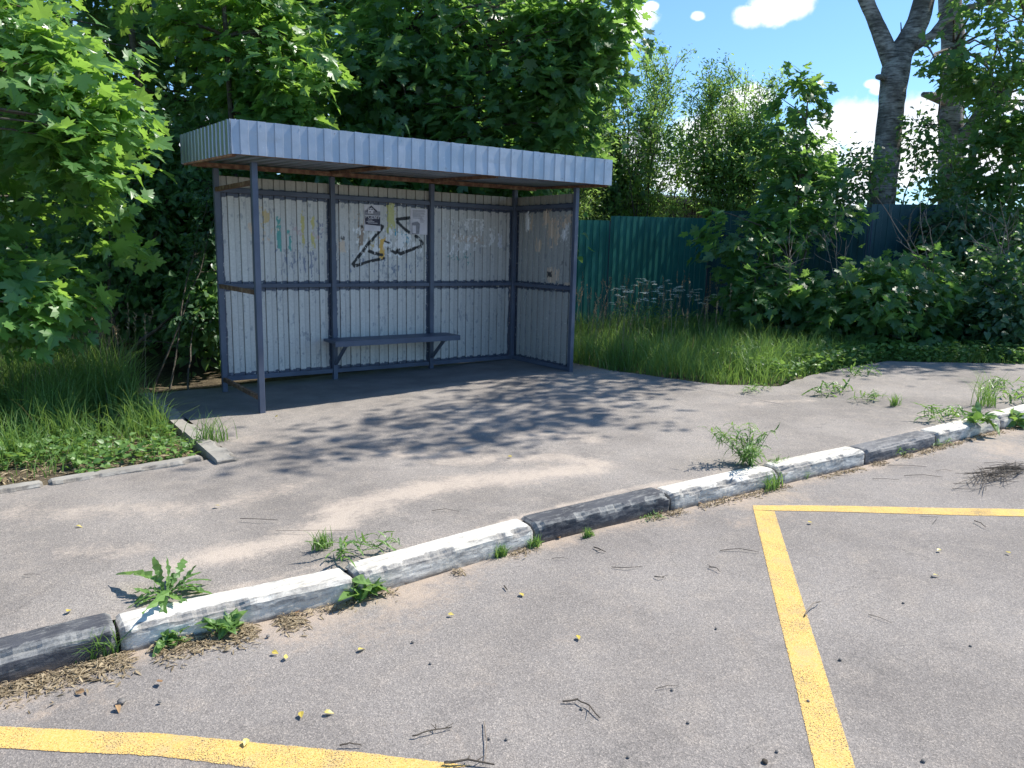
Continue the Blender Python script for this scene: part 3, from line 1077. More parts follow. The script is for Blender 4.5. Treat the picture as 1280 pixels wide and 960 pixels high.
# bench: seat plate on two brackets bolted to the middle posts
s_ = MB()
s_.box((1.03, .80, .452), (2.55, 1.118, .482))
seat = s_.build('bench', M['frame'], root, bevel=.004)
m = MB(); m.box((1.03, .795, .425), (2.55, .799, .4815)); m.build('seat_edge', M['frame'], seat)
for x in (1.17, 2.366):
    m = MB()
    m.bar((x, Dp - .03, .432), (x, .82, .432), .035, .035)
    m.bar((x, Dp - .03, .20), (x, .86, .42), .03, .03)
    m.build('bracket', M['frame'], seat, bevel=.002)


# posters glued to the back wall
def wall_rect(px0, py0, px1, py1, y, mat, name, parent, zig=False):
    a = wp(px0, py0); b = wp(px1, py1)
    x0, x1 = sorted((a[0], b[0])); z0, z1 = sorted((a[1], b[1]))
    nx, nz = 14, 14
    gx, gzz = np.meshgrid(np.linspace(x0, x1, nx), np.linspace(z0, z1, nz), indexing='ij')
    yy = y + (prof_depth(gx) - .006) * .25 + (fbm(gx * 10, gzz * 10, 3) - .5) * .002
    return mesh_np(name, np.stack([gx, yy, gzz], -1).reshape(-1, 3), grid_faces(nx, nz), mat, parent), (x0, x1, z0, z1)


YP = Dp + .020
p1, (a0, a1, b0, b1) = wall_rect(454.5, 255.3, 475, 289, YP, M['paper'], 'poster', root)
p1['label'] = 'small poster with a dark house emblem and a dark band'
wA, hA = a1 - a0, b1 - b0


def rect_on(parent, u0, v0, u1, v1, x0, z0, w, h, mat, name, dy, poly=None):
    m = MB()
    pts = poly or [(u0, v0), (u1, v0), (u1, v1), (u0, v1)]
    y = YP - dy
    n = len(pts)
    F = [(x0 + u * w, y, z0 + v * h) for u, v in pts]
    B = [(x0 + u * w, y + .0006, z0 + v * h) for u, v in pts]
    m.add(F + B, [tuple(range(n)), tuple(range(2 * n - 1, n - 1, -1))] + [(i, (i + 1) % n + 0, (i + 1) % n + n, i + n) for i in range(n)])
    return m.build(name, mat, parent)


def text_on(parent, s, x, z, size, mat, dy, name):
    cu = bpy.data.curves.new(name, 'FONT'); cu.body = s; cu.size = size
    cu.align_x = 'CENTER'; cu.extrude = .0003
    cu.offset = size * .02
    tmp = bpy.data.objects.new('tmp', cu); COL.objects.link(tmp)
    dg = bpy.context.evaluated_depsgraph_get()
    me = bpy.data.meshes.new_from_object(tmp.evaluated_get(dg))
    bpy.data.objects.remove(tmp)
    me.name = name
    me.materials.clear(); me.materials.append(mat)
    o = bpy.data.objects.new(name, me); COL.objects.link(o); o.parent = parent
    me.transform(Matrix.Translation((x, YP - dy, z)) @ Matrix.Rotation(pi / 2, 4, 'X'))
    return o


DY = .008
rect_on(p1, 0, 0, 0, 0, a0, b0, wA, hA, M['ink'], 'dark_band', DY, [(.06, .24), (.97, .20), (.97, .56), (.04, .56)])
rect_on(p1, 0, 0, 0, 0, a0, b0, wA, hA, M['greyink'], 'grey_band', DY, [(.03, .60), (.98, .60), (.98, .76), (.03, .76)])
rect_on(p1, 0, 0, 0, 0, a0, b0, wA, hA, M['ink'], 'roof_emblem', DY + .001, [(.10, .72), (.42, .97), (.80, .76), (.74, .72), (.42, .90), (.18, .72)])
rect_on(p1, .22, .66, .54, .86, a0, b0, wA, hA, M['paper'], 'house_emblem', DY + .002)
for (u, v) in ((.28, .80), (.42, .80), (.30, .70)):
    rect_on(p1, u, v, u + .08, v + .04, a0, b0, wA, hA, M['ink'], 'window_mark', DY + .003)
text_on(p1, 'ВСЕМУ', a0 + wA * .5, b0 + hA * .465, wA * .26, M['paper'], DY + .002, 'lettering')
for v, u0, u1 in ((.40, .2, .48), (.345, .12, .6), (.29, .2, .8)):
    rect_on(p1, u0, v, u1, v + .02, a0, b0, wA, hA, M['paper'], 'text_line', DY + .002)
p2, (a0, a1, b0, b1) = wall_rect(512.4, 260.2, 533.5, 293.5, YP, M['paper'], 'notice', root)
p2['label'] = 'white printed notice with a torn lower corner picture'
wB, hB = a1 - a0, b1 - b0
rs = random.Random(4)
rows_ = [.92, .88, .83, .79, .75, .71, .67, .62, .58, .53, .48]
for i, v in enumerate(rows_):
    e = .9 if i != 4 else .6
    e -= rs.random() * .25
    s0 = .12 if v > .6 else .55
    rect_on(p2, s0, v, max(e, s0 + .2), v + .014, a0, b0, wB, hB, M['greyink'], 'text_line', DY)
rect_on(p2, .05, .02, .52, .50, a0, b0, wB, hB, M['greyink'], 'torn_picture', DY, [(.06, .0), (.5, .02), (.54, .42), (.4, .5), (.08, .44)])
rect_on(p2, .1, .04, .3, .34, a0, b0, wB, hB, M['paper'], 'torn_scrap', DY + .001)

# ------------------------------------------------------------------ fences
def fence_panel(root, a, b, z0, z1, mat, per=.15, seed=0):
    a = np.array(a, float); b = np.array(b, float)
    d = (b - a) / np.linalg.norm(b - a)
    n = (d[1], -d[0])
    def lo(x, y): return gz(x) + z0
    def hi(x, y): return gz(x) + z1
    o = sheet('panel', a, b, lo, hi, n, mat, None, per=per, amp=.011, rows=6, jit=.003)
    under(root, o)
    return o


def fence(name, label, pts, z0, z1s, mat, per=.15, group=None):
    r = empty(name, (pts[0][0], pts[0][1], float(gz(pts[0][0]))), label, 'fence', group)
    for i, (a, b) in enumerate(zip(pts[:-1], pts[1:])):
        fence_panel(r, a, b, z0, z1s[i], mat, per)
        a_ = np.array(a); b_ = np.array(b)
        d = (b_ - a_) / np.linalg.norm(b_ - a_); n = np.array([-d[1], d[0]])
        for q, mb in ((a_, 1), (b_, 1)):
            m = MB(); c = q + n * .05
            m.box((c[0] - .03, c[1] - .03, float(gz(c[0]))), (c[0] + .03, c[1] + .03, float(gz(c[0])) + z1s[i] - .08))
            under(r, m.build('fence_post', M['frame']))
        for zz in (.45, z1s[i] - .35):
            m = MB()
            pa = a_ + n * .035; pb = b_ + n * .035
            m.bar((pa[0], pa[1], float(gz(pa[0])) + zz), (pb[0], pb[1], float(gz(pb[0])) + zz), .03, .04)
            under(r, m.build('fence_rail', M['frame']))
    return r


fence('metal_fence', 'lower end of the green corrugated fence, right beside the bus shelter', [(3.9, 3.03), (6.88, 3.03)], .0, [1.80], M['green'])
fence('metal_fence', 'taller bright green corrugated fence with streaks of sun on it', [(6.89, 3.0), (8.1, 3.02), (9.4, 3.0)], .0, [1.875, 1.875], M['green'])
fence('metal_fence', 'dark blue green corrugated fence half buried in shrubs on the right', [(9.45, 3.0), (10.0, .2), (11.3, -.5), (13.8, -.9), (18, -1.4)], .0, [2.0, 2.05, 2.0, 1.95], M['teal'], .2)

# shed behind the fence
sx, sy = at_ground(0, 0)[:2] * 0
c = cam_at(840, 245, 19.0)
r = empty('wooden_shed', (c[0], c[1], .2), 'low dark weathered wooden shed behind the green fence', 'shed')
m = MB(); m.box((c[0] - 2.0, c[1] - .5, .1), (c[0] + 2.3, c[1] + 2.5, 2.75))
under(r, m.build('wall', M['planks']))
m = MB()
for i in range(22):
    x = c[0] - 2.0 + i * .2
    m.box((x, c[1] - .525, .1), (x + .17, c[1] - .502, 2.7))
under(r, m.build('boarding', M['planks']))
m = MB(); m.box((c[0] - 2.4, c[1] - 1.0, 2.78), (c[0] + 2.7, c[1] + 2.9, 2.9), lambda p: (p[0], p[1], p[2] + .12 * (p[1] - c[1])))
under(r, m.build('roof', M['roofing']))
# ------------------------------------------------------------------ vegetation builders
def tmpl(half, cz, fold=.12, droop=.18):
    """leaf outline (right half, stalk to tip) -> fan triangles, folded along the midrib"""
    L = [(x, y) for x, y in half]
    out = L + [(-x, y) for x, y in reversed(L[1:-1])]
    P = np.array([(0, cz)] + out, float)
    Z = fold * np.abs(P[:, 0]) - droop * P[:, 1] ** 2
    V = np.column_stack([P, Z])
    n = len(out)
    F = np.array([(0, 1 + i, 1 + (i + 1) % n) for i in range(n)])
    return V, F


T_MAPLE = tmpl([(0, 0), (.26, -.13), (.27, .0), (.50, .03), (.35, .17), (.45, .28), (.63, .50), (.44, .49), (.40, .60), (.20, .45),
                (.22, .60), (.29, .72), (.12, .78), (0, 1.02)], .27)
T_MAPLE_S = tmpl([(0, 0), (.42, -.02), (.30, .20), (.60, .50), (.21, .46), (.24, .72), (0, 1.0)], .3)
T_OVAL = tmpl([(0, 0), (.28, .22), (.30, .5), (0, 1.0)], .4, .2, .25)
T_HEART = tmpl([(0, .08), (.25, -.02), (.42, .25), (.30, .62), (0, 1.05)], .35, .2, .3)
T_LANCE = tmpl([(0, 0), (.17, .3), (.15, .6), (0, 1.0)], .4, .25, .3)
T_NARROW = tmpl([(0, 0), (.10, .3), (.09, .65), (0, 1.0)], .4, .3, .3)
T_SERR = tmpl([(0, 0), (.02, .08), (.07, .14), (.035, .22), (.11, .31), (.06, .37), (.15, .47), (.10, .53), (.18, .64), (.12, .70), (.14, .80), (.07, .86), (0, 1.0)], .45, .3, .5)
T_PLANT = tmpl([(0, 0), (.04, .15), (.22, .4), (.28, .62), (.18, .88), (0, 1.0)], .5, .3, .4)
def tmpl_strip(rows, fold=.3, droop=.5, rise=.0):
    V = []; F = []
    for y, w in rows:
        zc = -droop * y * y + rise * y
        V += [(-w, y, zc + fold * w), (0, y, zc), (w, y, zc + fold * w)]
    for i in range(len(rows) - 1):
        a = 3 * i
        for q in ((a, a + 1, a + 4), (a, a + 4, a + 3), (a + 1, a + 2, a + 5), (a + 1, a + 5, a + 4)):
            F.append(q)
    return np.array(V, float), np.array(F)


T_SERR = tmpl_strip([(0, .008), (.14, .012), (.18, .034), (.22, .015), (.29, .055), (.35, .025), (.43, .085), (.49, .04), (.58, .105), (.64, .055), (.72, .10), (.78, .055), (.86, .07), (.93, .03), (1.0, .003)], .4, .85, .3)
T_PLANT = tmpl_strip([(0, .012), (.15, .02), (.28, .09), (.40, .22), (.56, .28), (.72, .27), (.88, .17), (1.0, .02)], .35, .6, .2)
T_BIG = tmpl([(0, 0), (.35, .1), (.5, .45), (.25, .55), (.2, .9), (0, 1.0)], .4, .15, .2)


def nrmz(v):
    return v / (np.linalg.norm(v, axis=-1, keepdims=True) + 1e-9)


def leaves_mesh(name, Pp, D, N, S, T, mat, parent=None, tint=None, rs=None, wrinkle=0.):
    """one mesh of many leaves: stalk point Pp, direction D, normal N, size S"""
    rs = rs or RS
    V0, F0 = T
    D = nrmz(D)
    N = nrmz(N - D * (N * D).sum(-1, keepdims=True))
    X = np.cross(D, N)
    n = len(Pp)
    wv = 1 + .22 * rs.randn(n) * .6
    curl = 1 + .8 * rs.randn(n)
    V = (Pp[:, None] + S[:, None, None] * (X[:, None] * (V0[None, :, 0, None] * wv[:, None, None]) + D[:, None] * V0[None, :, 1, None]
                                           + N[:, None] * (V0[None, :, 2, None] * curl[:, None, None])))
    F = (F0[None] + (np.arange(n) * len(V0))[:, None, None]).reshape(-1, 3)
    if wrinkle:
        V = V + rs.randn(*V.shape) * (S * wrinkle)[:, None, None]
    if tint is None:
        tint = rs.rand(n)
    odd = rs.rand(n)
    k = len(V0)
    return mesh_np(name, V.reshape(-1, 3), F, mat, parent, attrs={'tint': np.repeat(tint, k), 'odd': np.repeat(odd, k)})


def sprays(blobs, nsp, per, rad, size, rs, up=.8, droop=.35, flat=.28, gap=.45, gscale=1.1, centre=None, shell=2.4):
    """leaf positions in flattened sprays scattered through ellipsoids; blobs = [(centre, (rx,ry,rz), weight)]"""
    w = np.array([b[2] for b in blobs], float); w /= w.sum()
    B = rs.choice(len(blobs), nsp * 3, p=w)
    C = np.array([b[0] for b in blobs])[B]; R = np.array([b[1] for b in blobs])[B]
    d = nrmz(rs.randn(len(B), 3))
    r = rs.rand(len(B)) ** (1 / shell)
    lump = .62 + .75 * fbm(d[:, 0] * 2.3 + B * 3.1 + 9, d[:, 1] * 2.3 + d[:, 2] * 2.9, int(nsp) % 89, 2)
    P = C + d * R * (r * lump)[:, None]
    g = fbm(P[:, 0] * gscale + P[:, 2] * .7, P[:, 1] * gscale - P[:, 2] * .9, int(nsp) % 97, 3)
    P = P[g > gap]; d = d[g > gap]
    P = P[:nsp]; d = d[:nsp]
    ok = P[:, 2] > gz(P[:, 0]) + .05
    P = P[ok]; d = d[ok]
    n = len(P)
    out = nrmz(d * [1, 1, .25] + rs.randn(n, 3) * [.45, .45, .2])
    side = nrmz(np.cross(out, [0, 0, 1.0]))
    a = rs.rand(n, per) * 1.0 - .35
    s = rs.randn(n, per) * .42
    h = rs.randn(n, per) * flat
    LP = P[:, None] + rad * (out[:, None] * a[..., None] + side[:, None] * s[..., None] + np.array([0, 0, 1.0]) * (h[..., None] - .35 * a[..., None] ** 2))
    LP = LP.reshape(-1, 3)
    Dv = nrmz(out[:, None] * .8 + side[:, None] * s[..., None] * 1.6 + rs.randn(n, per, 3) * .35 + np.array([0, 0, -droop]))
    N = nrmz(np.array([0, 0, up]) + rs.randn(n, per, 3) * .38 + out[:, None] * .35)
    S = size * (0.65 + .6 * rs.rand(n * per))
    tint = np.clip(np.repeat(rs.rand(n), per) * .6 + rs.rand(n * per) * .4, 0, 1)
    return LP, Dv.reshape(-1, 3), N.reshape(-1, 3), S, tint, P, out


def blob(px, py, d, rx, ry, rd=None, w=None):
    """an ellipsoid of crown centred where pixel px,py lies at depth d; radii given in pixels at that depth"""
    c = cam_at(px, py, d)
    a = rx * d / FPX; b = ry * d / FPX; r = rd if rd is not None else a
    return (c, (max(a, .2) * .85 + .15 * r, (a + r) / 2, b), w if w is not None else a * b * r)


def limb(m, a, b, r0, r1, n=7, bend=.12, k=6, rs=random):
    a = np.array(a, float); b = np.array(b, float)
    L = np.linalg.norm(b - a)
    pts = []; rr = []
    off = np.array([rs.uniform(-1, 1), rs.uniform(-1, 1), rs.uniform(-.2, .8)]) * L * bend
    for i in range(n):
        t = i / (n - 1)
        pts.append(a + (b - a) * t + off * sin(pi * t) + np.array([rs.uniform(-1, 1) for _ in range(3)]) * L * .012 * (0 < i < n - 1))
        rr.append(r0 + (r1 - r0) * t ** .8)
    m.tube(pts, rr, k)
    return pts


def tree(name, label, cat, base, blobs, leafT, mat, nsp, per, rad, size, seed, bark='wood', trunk=None, tr=.12, gap=.42, group=None,
         twigs=60, up=.8, flat=.28, stems=1, gscale=1.1, shell=2.4, crownname='crown', droop=.35):
    rs = np.random.RandomState(seed); rr = random.Random(seed)
    base = np.array(base, float)
    root = empty(name, base, label, cat, group)
    LP, D, N, S, tint, SP, SO = sprays(blobs, nsp, per, rad, size, rs, gap=gap, up=up, flat=flat, gscale=gscale, shell=shell, droop=droop)
    cr = leaves_mesh(crownname, LP, D, N, S, leafT, M[mat], None, tint, rs)
    m = MB()
    top = trunk or None
    forks = []
    if trunk:
        pts = [np.array(p, float) for p in trunk]
        n = len(pts)
        fine = []; rad_ = []
        for i in range(n - 1):
            for j in range(4):
                t = j / 4
                fine.append(pts[i] * (1 - t) + pts[i + 1] * t); rad_.append(tr * (1 - .75 * (i + t) / (n - 1)))
        fine.append(pts[-1]); rad_.append(tr * .25)
        m.tube(fine, rad_, 10, wob=.12)
        forks = fine[3:]
    else:
        for k in range(stems):
            b = blobs[k % len(blobs)]
            st = base + np.array([rr.uniform(-.25, .25), rr.uniform(-.25, .25), -.05]) * (stems > 1)
            en = np.array(b[0]) + np.array([rr.uniform(-.5, .5), rr.uniform(-.5, .5), rr.uniform(.2, .8)]) * np.array(b[1])
            forks += limb(m, st, en, tr, tr * .25, 9, .06, 8, rr)[2:]
    F = np.array(forks)
    idx = rs.choice(len(SP), min(twigs, len(SP)), replace=False)
    for i in idx:
        p = SP[i]
        cand = F[F[:, 2] < p[2] + .1] if (F[:, 2] < p[2] + .1).any() else F
        q = cand[np.argmin(np.linalg.norm(cand - p, axis=1))]
        L = np.linalg.norm(p - q)
        limb(m, q, p + SO[i] * rad * .4, min(tr * .35, .012 + .012 * L), .004, 6, .10, 5, rr)
    tk = m.build('trunk' if stems == 1 else 'stems', M[bark], None, smooth=True)
    under(root, cr, tk)
    return root


G0 = lambda p, off=0.: at_ground(p[0], p[1], off)

# --- near maple on the left
bl = [blob(15, 140, 6.3, 110, 80, .7, 1.0), blob(75, 95, 6.1, 70, 48, .5, .35), blob(150, 105, 6.0, 50, 16, .35, .2), blob(40, 240, 6.2, 85, 60, .6, .75),
      blob(20, 370, 6.0, 62, 55, .5, .65), blob(115, 350, 5.9, 48, 30, .35, .32), blob(-20, 20, 6.5, 110, 60, .8, .6), blob(105, 215, 6.1, 45, 22, .3, .18),
      blob(-150, 180, 6.0, 140, 200, .9, 1.5), blob(-90, -120, 6.5, 180, 110, 1.0, .9), blob(150, 65, 6.2, 40, 16, .3, .16), blob(110, 300, 6.1, 50, 22, .3, .25),
      blob(70, 45, 6.3, 95, 45, .5, .6), blob(120, 125, 6.2, 75, 30, .5, .4), blob(60, 180, 6.2, 100, 50, .5, .6)]
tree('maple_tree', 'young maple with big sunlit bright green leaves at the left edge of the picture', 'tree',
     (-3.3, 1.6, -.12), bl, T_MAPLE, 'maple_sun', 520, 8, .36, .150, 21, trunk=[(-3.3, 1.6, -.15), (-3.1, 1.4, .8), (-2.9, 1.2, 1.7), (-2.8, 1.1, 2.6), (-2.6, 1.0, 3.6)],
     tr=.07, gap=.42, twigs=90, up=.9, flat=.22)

# --- maple behind the shelter with sunlit leaves above its left part
bl = [blob(330, 70, 9.3, 85, 75, .8, 1.0), blob(300, 20, 9.5, 110, 60, .9, .7), blob(370, 110, 9.0, 45, 42, .6, .4), blob(250, -60, 9.5, 150, 80, 1.2, .7),
      blob(345, 135, 9.0, 30, 22, .5, .2)]
tree('maple_tree', 'maple with sunlit leaves rising above the left half of the shelter roof', 'tree', (.9, 3.6, .0), bl, T_MAPLE, 'maple_sun', 330, 9, .38, .155, 22,
     trunk=[(.9, 3.6, 0), (.85, 3.4, 1.5), (.7, 3.0, 3.0), (.6, 2.8, 4.6), (.4, 2.7, 6.2)], tr=.05, gap=.40, twigs=80, up=.9, flat=.22)

# --- big dark maple behind the middle of the shelter
bl = [blob(560, 60, 10.5, 150, 120, 1.4, 2.4), blob(690, 60, 10.2, 75, 70, .9, .8), blob(470, 90, 10.5, 110, 110, 1.4, 1.6), blob(600, 170, 10.8, 140, 50, 1.1, .8),
      blob(740, 20, 10.0, 42, 45, .6, .35), blob(560, -140, 10.5, 230, 140, 1.8, 1.6), blob(675, 130, 10.6, 70, 45, .9, .4), blob(755, 45, 10.0, 40, 30, .5, .25), blob(735, 90, 10.3, 40, 30, .5, .25), blob(700, 170, 10.6, 60, 30, .6, .35)]
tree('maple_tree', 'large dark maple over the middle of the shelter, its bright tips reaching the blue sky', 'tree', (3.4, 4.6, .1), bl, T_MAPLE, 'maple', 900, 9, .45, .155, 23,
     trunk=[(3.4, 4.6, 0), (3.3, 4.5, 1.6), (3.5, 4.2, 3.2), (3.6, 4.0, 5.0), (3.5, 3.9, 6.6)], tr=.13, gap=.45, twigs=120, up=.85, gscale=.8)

# --- lime and lilac like dark growth at the left behind the shelter
bl = [blob(170, 330, 9.0, 110, 90, .9, 1.2), blob(230, 230, 9.3, 80, 90, .8, 1.1), blob(150, 210, 9.5, 90, 90, .9, 1.1), blob(255, 390, 8.6, 40, 45, .4, .5), blob(60, 350, 9.2, 110, 90, .9, 1.0)]
tree('leafy_bush', 'tall dark bush with heart shaped leaves behind the left end of the shelter', 'bush', (-.9, 2.9, -.02), bl, T_HEART, 'maple_dark', 1150, 10, .34, .095, 24,
     tr=.03, stems=6, gap=.34, twigs=90, up=.7, flat=.4)
bl = [blob(262, 310, 8.35, 16, 58, .2, .5), blob(255, 395, 8.2, 14, 28, .2, .3), blob(262, 250, 8.5, 14, 30, .2, .2)]
tree('leafy_bush', 'slender pale leaved shoots catching the sun beside the left rear shelter post', 'bush', (-.45, 1.75, -.02), bl, T_OVAL, 'shrub', 90, 8, .2, .075, 25,
     tr=.012, stems=3, gap=.2, twigs=26, up=.9)

# --- background wall of trees, left to centre
specs = [(-150, 60, 12.0, 190, 210, 'maple_dark', 'dark broadleaf tree farthest left, behind the young maple', 31, (-6.2, 2.6)),
         (90, 40, 12.5, 160, 200, 'maple_dark', 'dark broadleaf tree behind the bright left maple, blue sky glinting through', 32, (-2.9, 5.2)),
         (290, 120, 13.5, 150, 170, 'maple_dark', 'deep green tree standing behind the left half of the shelter', 33, (.4, 6.6)),
         (450, 60, 14.5, 150, 190, 'maple', 'tall tree behind the large dark maple, seen over the shelter roof', 34, (3.4, 7.6)),
         (640, 110, 15.5, 130, 130, 'maple', 'tree behind the right half of the shelter roof, in front of the willows', 35, (6.8, 7.6))]
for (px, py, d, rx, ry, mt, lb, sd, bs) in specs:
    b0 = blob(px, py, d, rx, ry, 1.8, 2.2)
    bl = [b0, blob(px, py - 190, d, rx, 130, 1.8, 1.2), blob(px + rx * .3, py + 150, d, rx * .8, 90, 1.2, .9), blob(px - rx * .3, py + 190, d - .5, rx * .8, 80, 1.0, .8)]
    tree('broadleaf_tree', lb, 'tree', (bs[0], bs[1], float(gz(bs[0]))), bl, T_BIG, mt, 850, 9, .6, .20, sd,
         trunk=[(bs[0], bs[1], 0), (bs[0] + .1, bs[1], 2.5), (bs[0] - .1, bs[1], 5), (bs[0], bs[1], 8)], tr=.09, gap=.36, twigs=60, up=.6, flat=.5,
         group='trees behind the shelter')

# undergrowth closing the view under the crowns
for (px, py, d, rx, ry, lb, sd) in ((60, 330, 11.0, 150, 110, 'dark undergrowth bush in the deep shade at far left', 41),
                                    (430, 300, 11.0, 170, 120, 'dark bush hidden behind the shelter back wall, left half', 42),
                                    (600, 290, 11.8, 110, 110, 'dark bush behind the right half of the shelter', 43),
                                    (270, 330, 11.0, 120, 110, 'dark bush between the shelter and the tall bush with heart shaped leaves', 44)):
    c = cam_at(px, py, d)
    tree('leafy_bush', lb, 'bush', (c[0], c[1], float(gz(c[0]))), [blob(px, py, d, rx, ry, 1.0, 1)], T_HEART, 'maple_dark', 620, 10, .4, .14, sd, tr=.03, stems=5,
         gap=.25, twigs=30, up=.6, flat=.5)


# --- willows behind the green fence: fans of upright stems with narrow leaves
def willow(label, base, tips, seed, nleaf=26, size=.085, mat='willow', group='willows behind the green fence', tr=.035):
    rs = np.random.RandomState(seed); rr = random.Random(seed)
    base = np.array(base, float)
    root = empty('willow_tree', base, label, 'tree', group)
    m = MB(); P = []; Dv = []
    for tp in tips:
        tp = np.array(tp)
        pts = limb(m, base + np.array([rr.uniform(-.3, .3), rr.uniform(-.3, .3), 0]), tp, tr, .006, 12, .07, 6, rr)
        pts = np.array(pts)
        for j in range(26):                         # side shoots
            t = rr.uniform(.22, .98)
            i = t * (len(pts) - 1); i0 = int(i); q = pts[i0] + (pts[min(i0 + 1, len(pts) - 1)] - pts[i0]) * (i - i0)
            ln = (1.15 - t) * 1.3 + .25
            dr = np.array([rr.uniform(-.75, .75), rr.uniform(-.6, .6), rr.uniform(.35, 1.1)]); dr /= np.linalg.norm(dr)
            e = q + dr * ln
            sub = limb(m, q, e, .008, .003, 5, .12, 4, rr)
            sub = np.array(sub)
            k = nleaf
            tt = rs.rand(k) * (len(sub) - 1.001); ii = tt.astype(int); ff = (tt - ii)[:, None]
            P.append(sub[ii] * (1 - ff) + sub[ii + 1] * ff + rs.randn(k, 3) * .075)
            Dv.append(nrmz(dr[None] * .8 + rs.randn(k, 3) * .65 + [0, 0, -.1]))
    P = np.concatenate(P); Dv = np.concatenate(Dv)
    N = nrmz(rs.randn(len(P), 3) * .6 + [0, 0, .7])
    cr = leaves_mesh('crown', P, Dv, N, size * (.6 + .7 * rs.rand(len(P))), T_LANCE, M[mat], None, None, rs)
    under(root, cr, m.build('stems', M['wood'], None, smooth=True))
    return root


b1 = cam_at(790, 290, 15.5)
tips = [cam_at(px, py, 15.5 + dd) for px, py, dd in ((745, 120, .3), (765, 95, -.4), (785, 75, .2), (808, 70, .5), (835, 80, -.2), (848, 70, .3), (715, 150, .2), (730, 105, -.3), (855, 150, .5), (820, 130, -.5), (800, 150, .1), (775, 160, -.6))]
willow('willow with a fan of thin upright stems just right of the shelter roof', (b1[0], b1[1], .2), tips, 51, 80, .078)
b2 = cam_at(900, 300, 15.0)
tips = [cam_at(px, py, 15 + dd) for px, py, dd in ((868, 150, .3), (885, 110, -.3), (900, 95, .2), (915, 85, -.1), (935, 92, .4), (950, 105, -.4), (975, 110, .1), (850, 190, .3), (960, 150, -.3), (925, 150, .2), (890, 170, -.5), (940, 180, .5))]
willow('feathery willow with upright shoots against white cloud, behind the fence corner', (b2[0], b2[1], .25), tips, 52, 80, .078)
b3 = cam_at(700, 290, 14.0)
tips = [cam_at(px, py, 14 + dd) for px, py, dd in ((680, 130, .3), (700, 150, -.3), (715, 130, .2), (735, 160, -.1), (660, 160, .4), (690, 190, 0), (725, 200, .3), (745, 190, -.4))]
willow('yellow green willow crowding the right end of the shelter roof', (b3[0], b3[1], .2), tips, 53, 90, .078)

for (px, py, rx, ry, lb, sd) in ((790, 215, 75, 45, 'soft pale green bush filling the willow fan right of the shelter, above the fence', 54),
                                 (905, 225, 80, 55, 'soft pale green bush under the feathery willow, above the fence corner', 55),
                                 (985, 235, 50, 45, 'pale green bush behind the maple sapling top', 56)):
    c = cam_at(px, py + 70, 15.2)
    tree('leafy_bush', lb, 'bush', (c[0], c[1], .25), [blob(px, py, 15.2, rx, ry, .9, 1), blob(px - 20, py - 35, 15.2, rx * .5, ry * .8, .6, .4), blob(px + 25, py - 30, 15.0, rx * .5, ry * .7, .6, .4)],
         T_OVAL, 'willow', 300, 12, .38, .085, sd, tr=.03, stems=7, gap=.47, twigs=60, up=.5, flat=.5, group='bushes behind the green fence')

# --- maple sapling thicket in front of the fence corner
bl = [blob(1000, 130, 11.8, 26, 48, .35, .25), blob(985, 200, 11.6, 42, 45, .5, .4), blob(1000, 270, 11.4, 75, 45, .7, .8), blob(935, 300, 11.2, 60, 45, .6, .6),
      blob(950, 360, 10.8, 60, 40, .6, .7), blob(1030, 375, 10.6, 70, 40, .6, .7), blob(1035, 215, 11.6, 22, 25, .3, .1)]
c = cam_at(975, 420, 11.0)
tree('maple_tree', 'dark maple sapling growing in front of the fence corner, its top against the sky', 'tree', (c[0], c[1], float(gz(c[0]))), bl, T_MAPLE, 'maple', 230, 9, .34, .16, 61,
     tr=.035, stems=5, gap=.42, twigs=70, up=.85, flat=.25)
# --- shrubs along the right fence
for (px, py, d, rx, ry, mt, T, sz, n, lb, sd) in (
        (1075, 375, 10.4, 55, 45, 'maple', T_MAPLE, .15, 120, 'low maple seedling clump left of the birch trunk foot', 62),
        (1135, 370, 10.6, 60, 55, 'maple', T_MAPLE, .14, 150, 'maple seedling clump below the forked birch', 63),
        (1205, 370, 11.0, 60, 60, 'maple_dark', T_MAPLE_S, .14, 170, 'dark leafy shrub right of the clump below the forked birch', 64),
        (1265, 385, 10.2, 45, 50, 'shrub', T_HEART, .10, 200, 'pale green shrub at the right edge of the picture', 65),
        (1340, 350, 11.0, 70, 90, 'maple_dark', T_HEART, .13, 200, 'dark shrub just past the right edge', 66),
        (1190, 290, 12.0, 40, 60, 'shrub', T_HEART, .10, 170, 'climbing shrub on the fence right of the pale fence sheet', 67),
        (1260, 290, 12.5, 60, 60, 'maple_dark', T_HEART, .12, 240, 'tall dark shrub over the fence at the right edge', 68)):
    c = cam_at(px, py + ry, d)
    tree('leafy_bush', lb, 'bush', (c[0], c[1], float(gz(c[0]))), [blob(px, py, d, rx, ry, .6, 1), blob(px, py + ry * .5, d - .2, rx * 1.15, ry * .55, .6, .6)], T, mt, n, 9, .3, sz, sd,
         tr=.015, stems=4, gap=.2, twigs=30, up=.75, flat=.35, group='shrubs along the right fence')
# small dark leaved growth on and around the birch trunks
bl = [blob(1098, 215, 13.0, 30, 30, .4, .4), blob(1080, 205, 12.6, 40, 22, .5, .25), blob(1150, 165, 12.8, 18, 20, .3, .1), blob(1065, 245, 12.6, 35, 20, .4, .3),
      blob(1160, 240, 12.8, 45, 28, .5, .5), blob(1170, 190, 13, 30, 25, .4, .2)]
c = cam_at(1095, 330, 12.6)
tree('leafy_bush', 'thin bush with small round leaves against the cloud at the forked birch trunk', 'bush', (c[0], c[1], float(gz(c[0]))), bl, T_HEART, 'maple_dark', 230, 8, .3, .085, 69,
     tr=.02, stems=5, gap=.3, twigs=60, up=.5, flat=.4)


# --- forked birch and the paler birch behind it
def q(px, py, d): return cam_at(px, py, d)


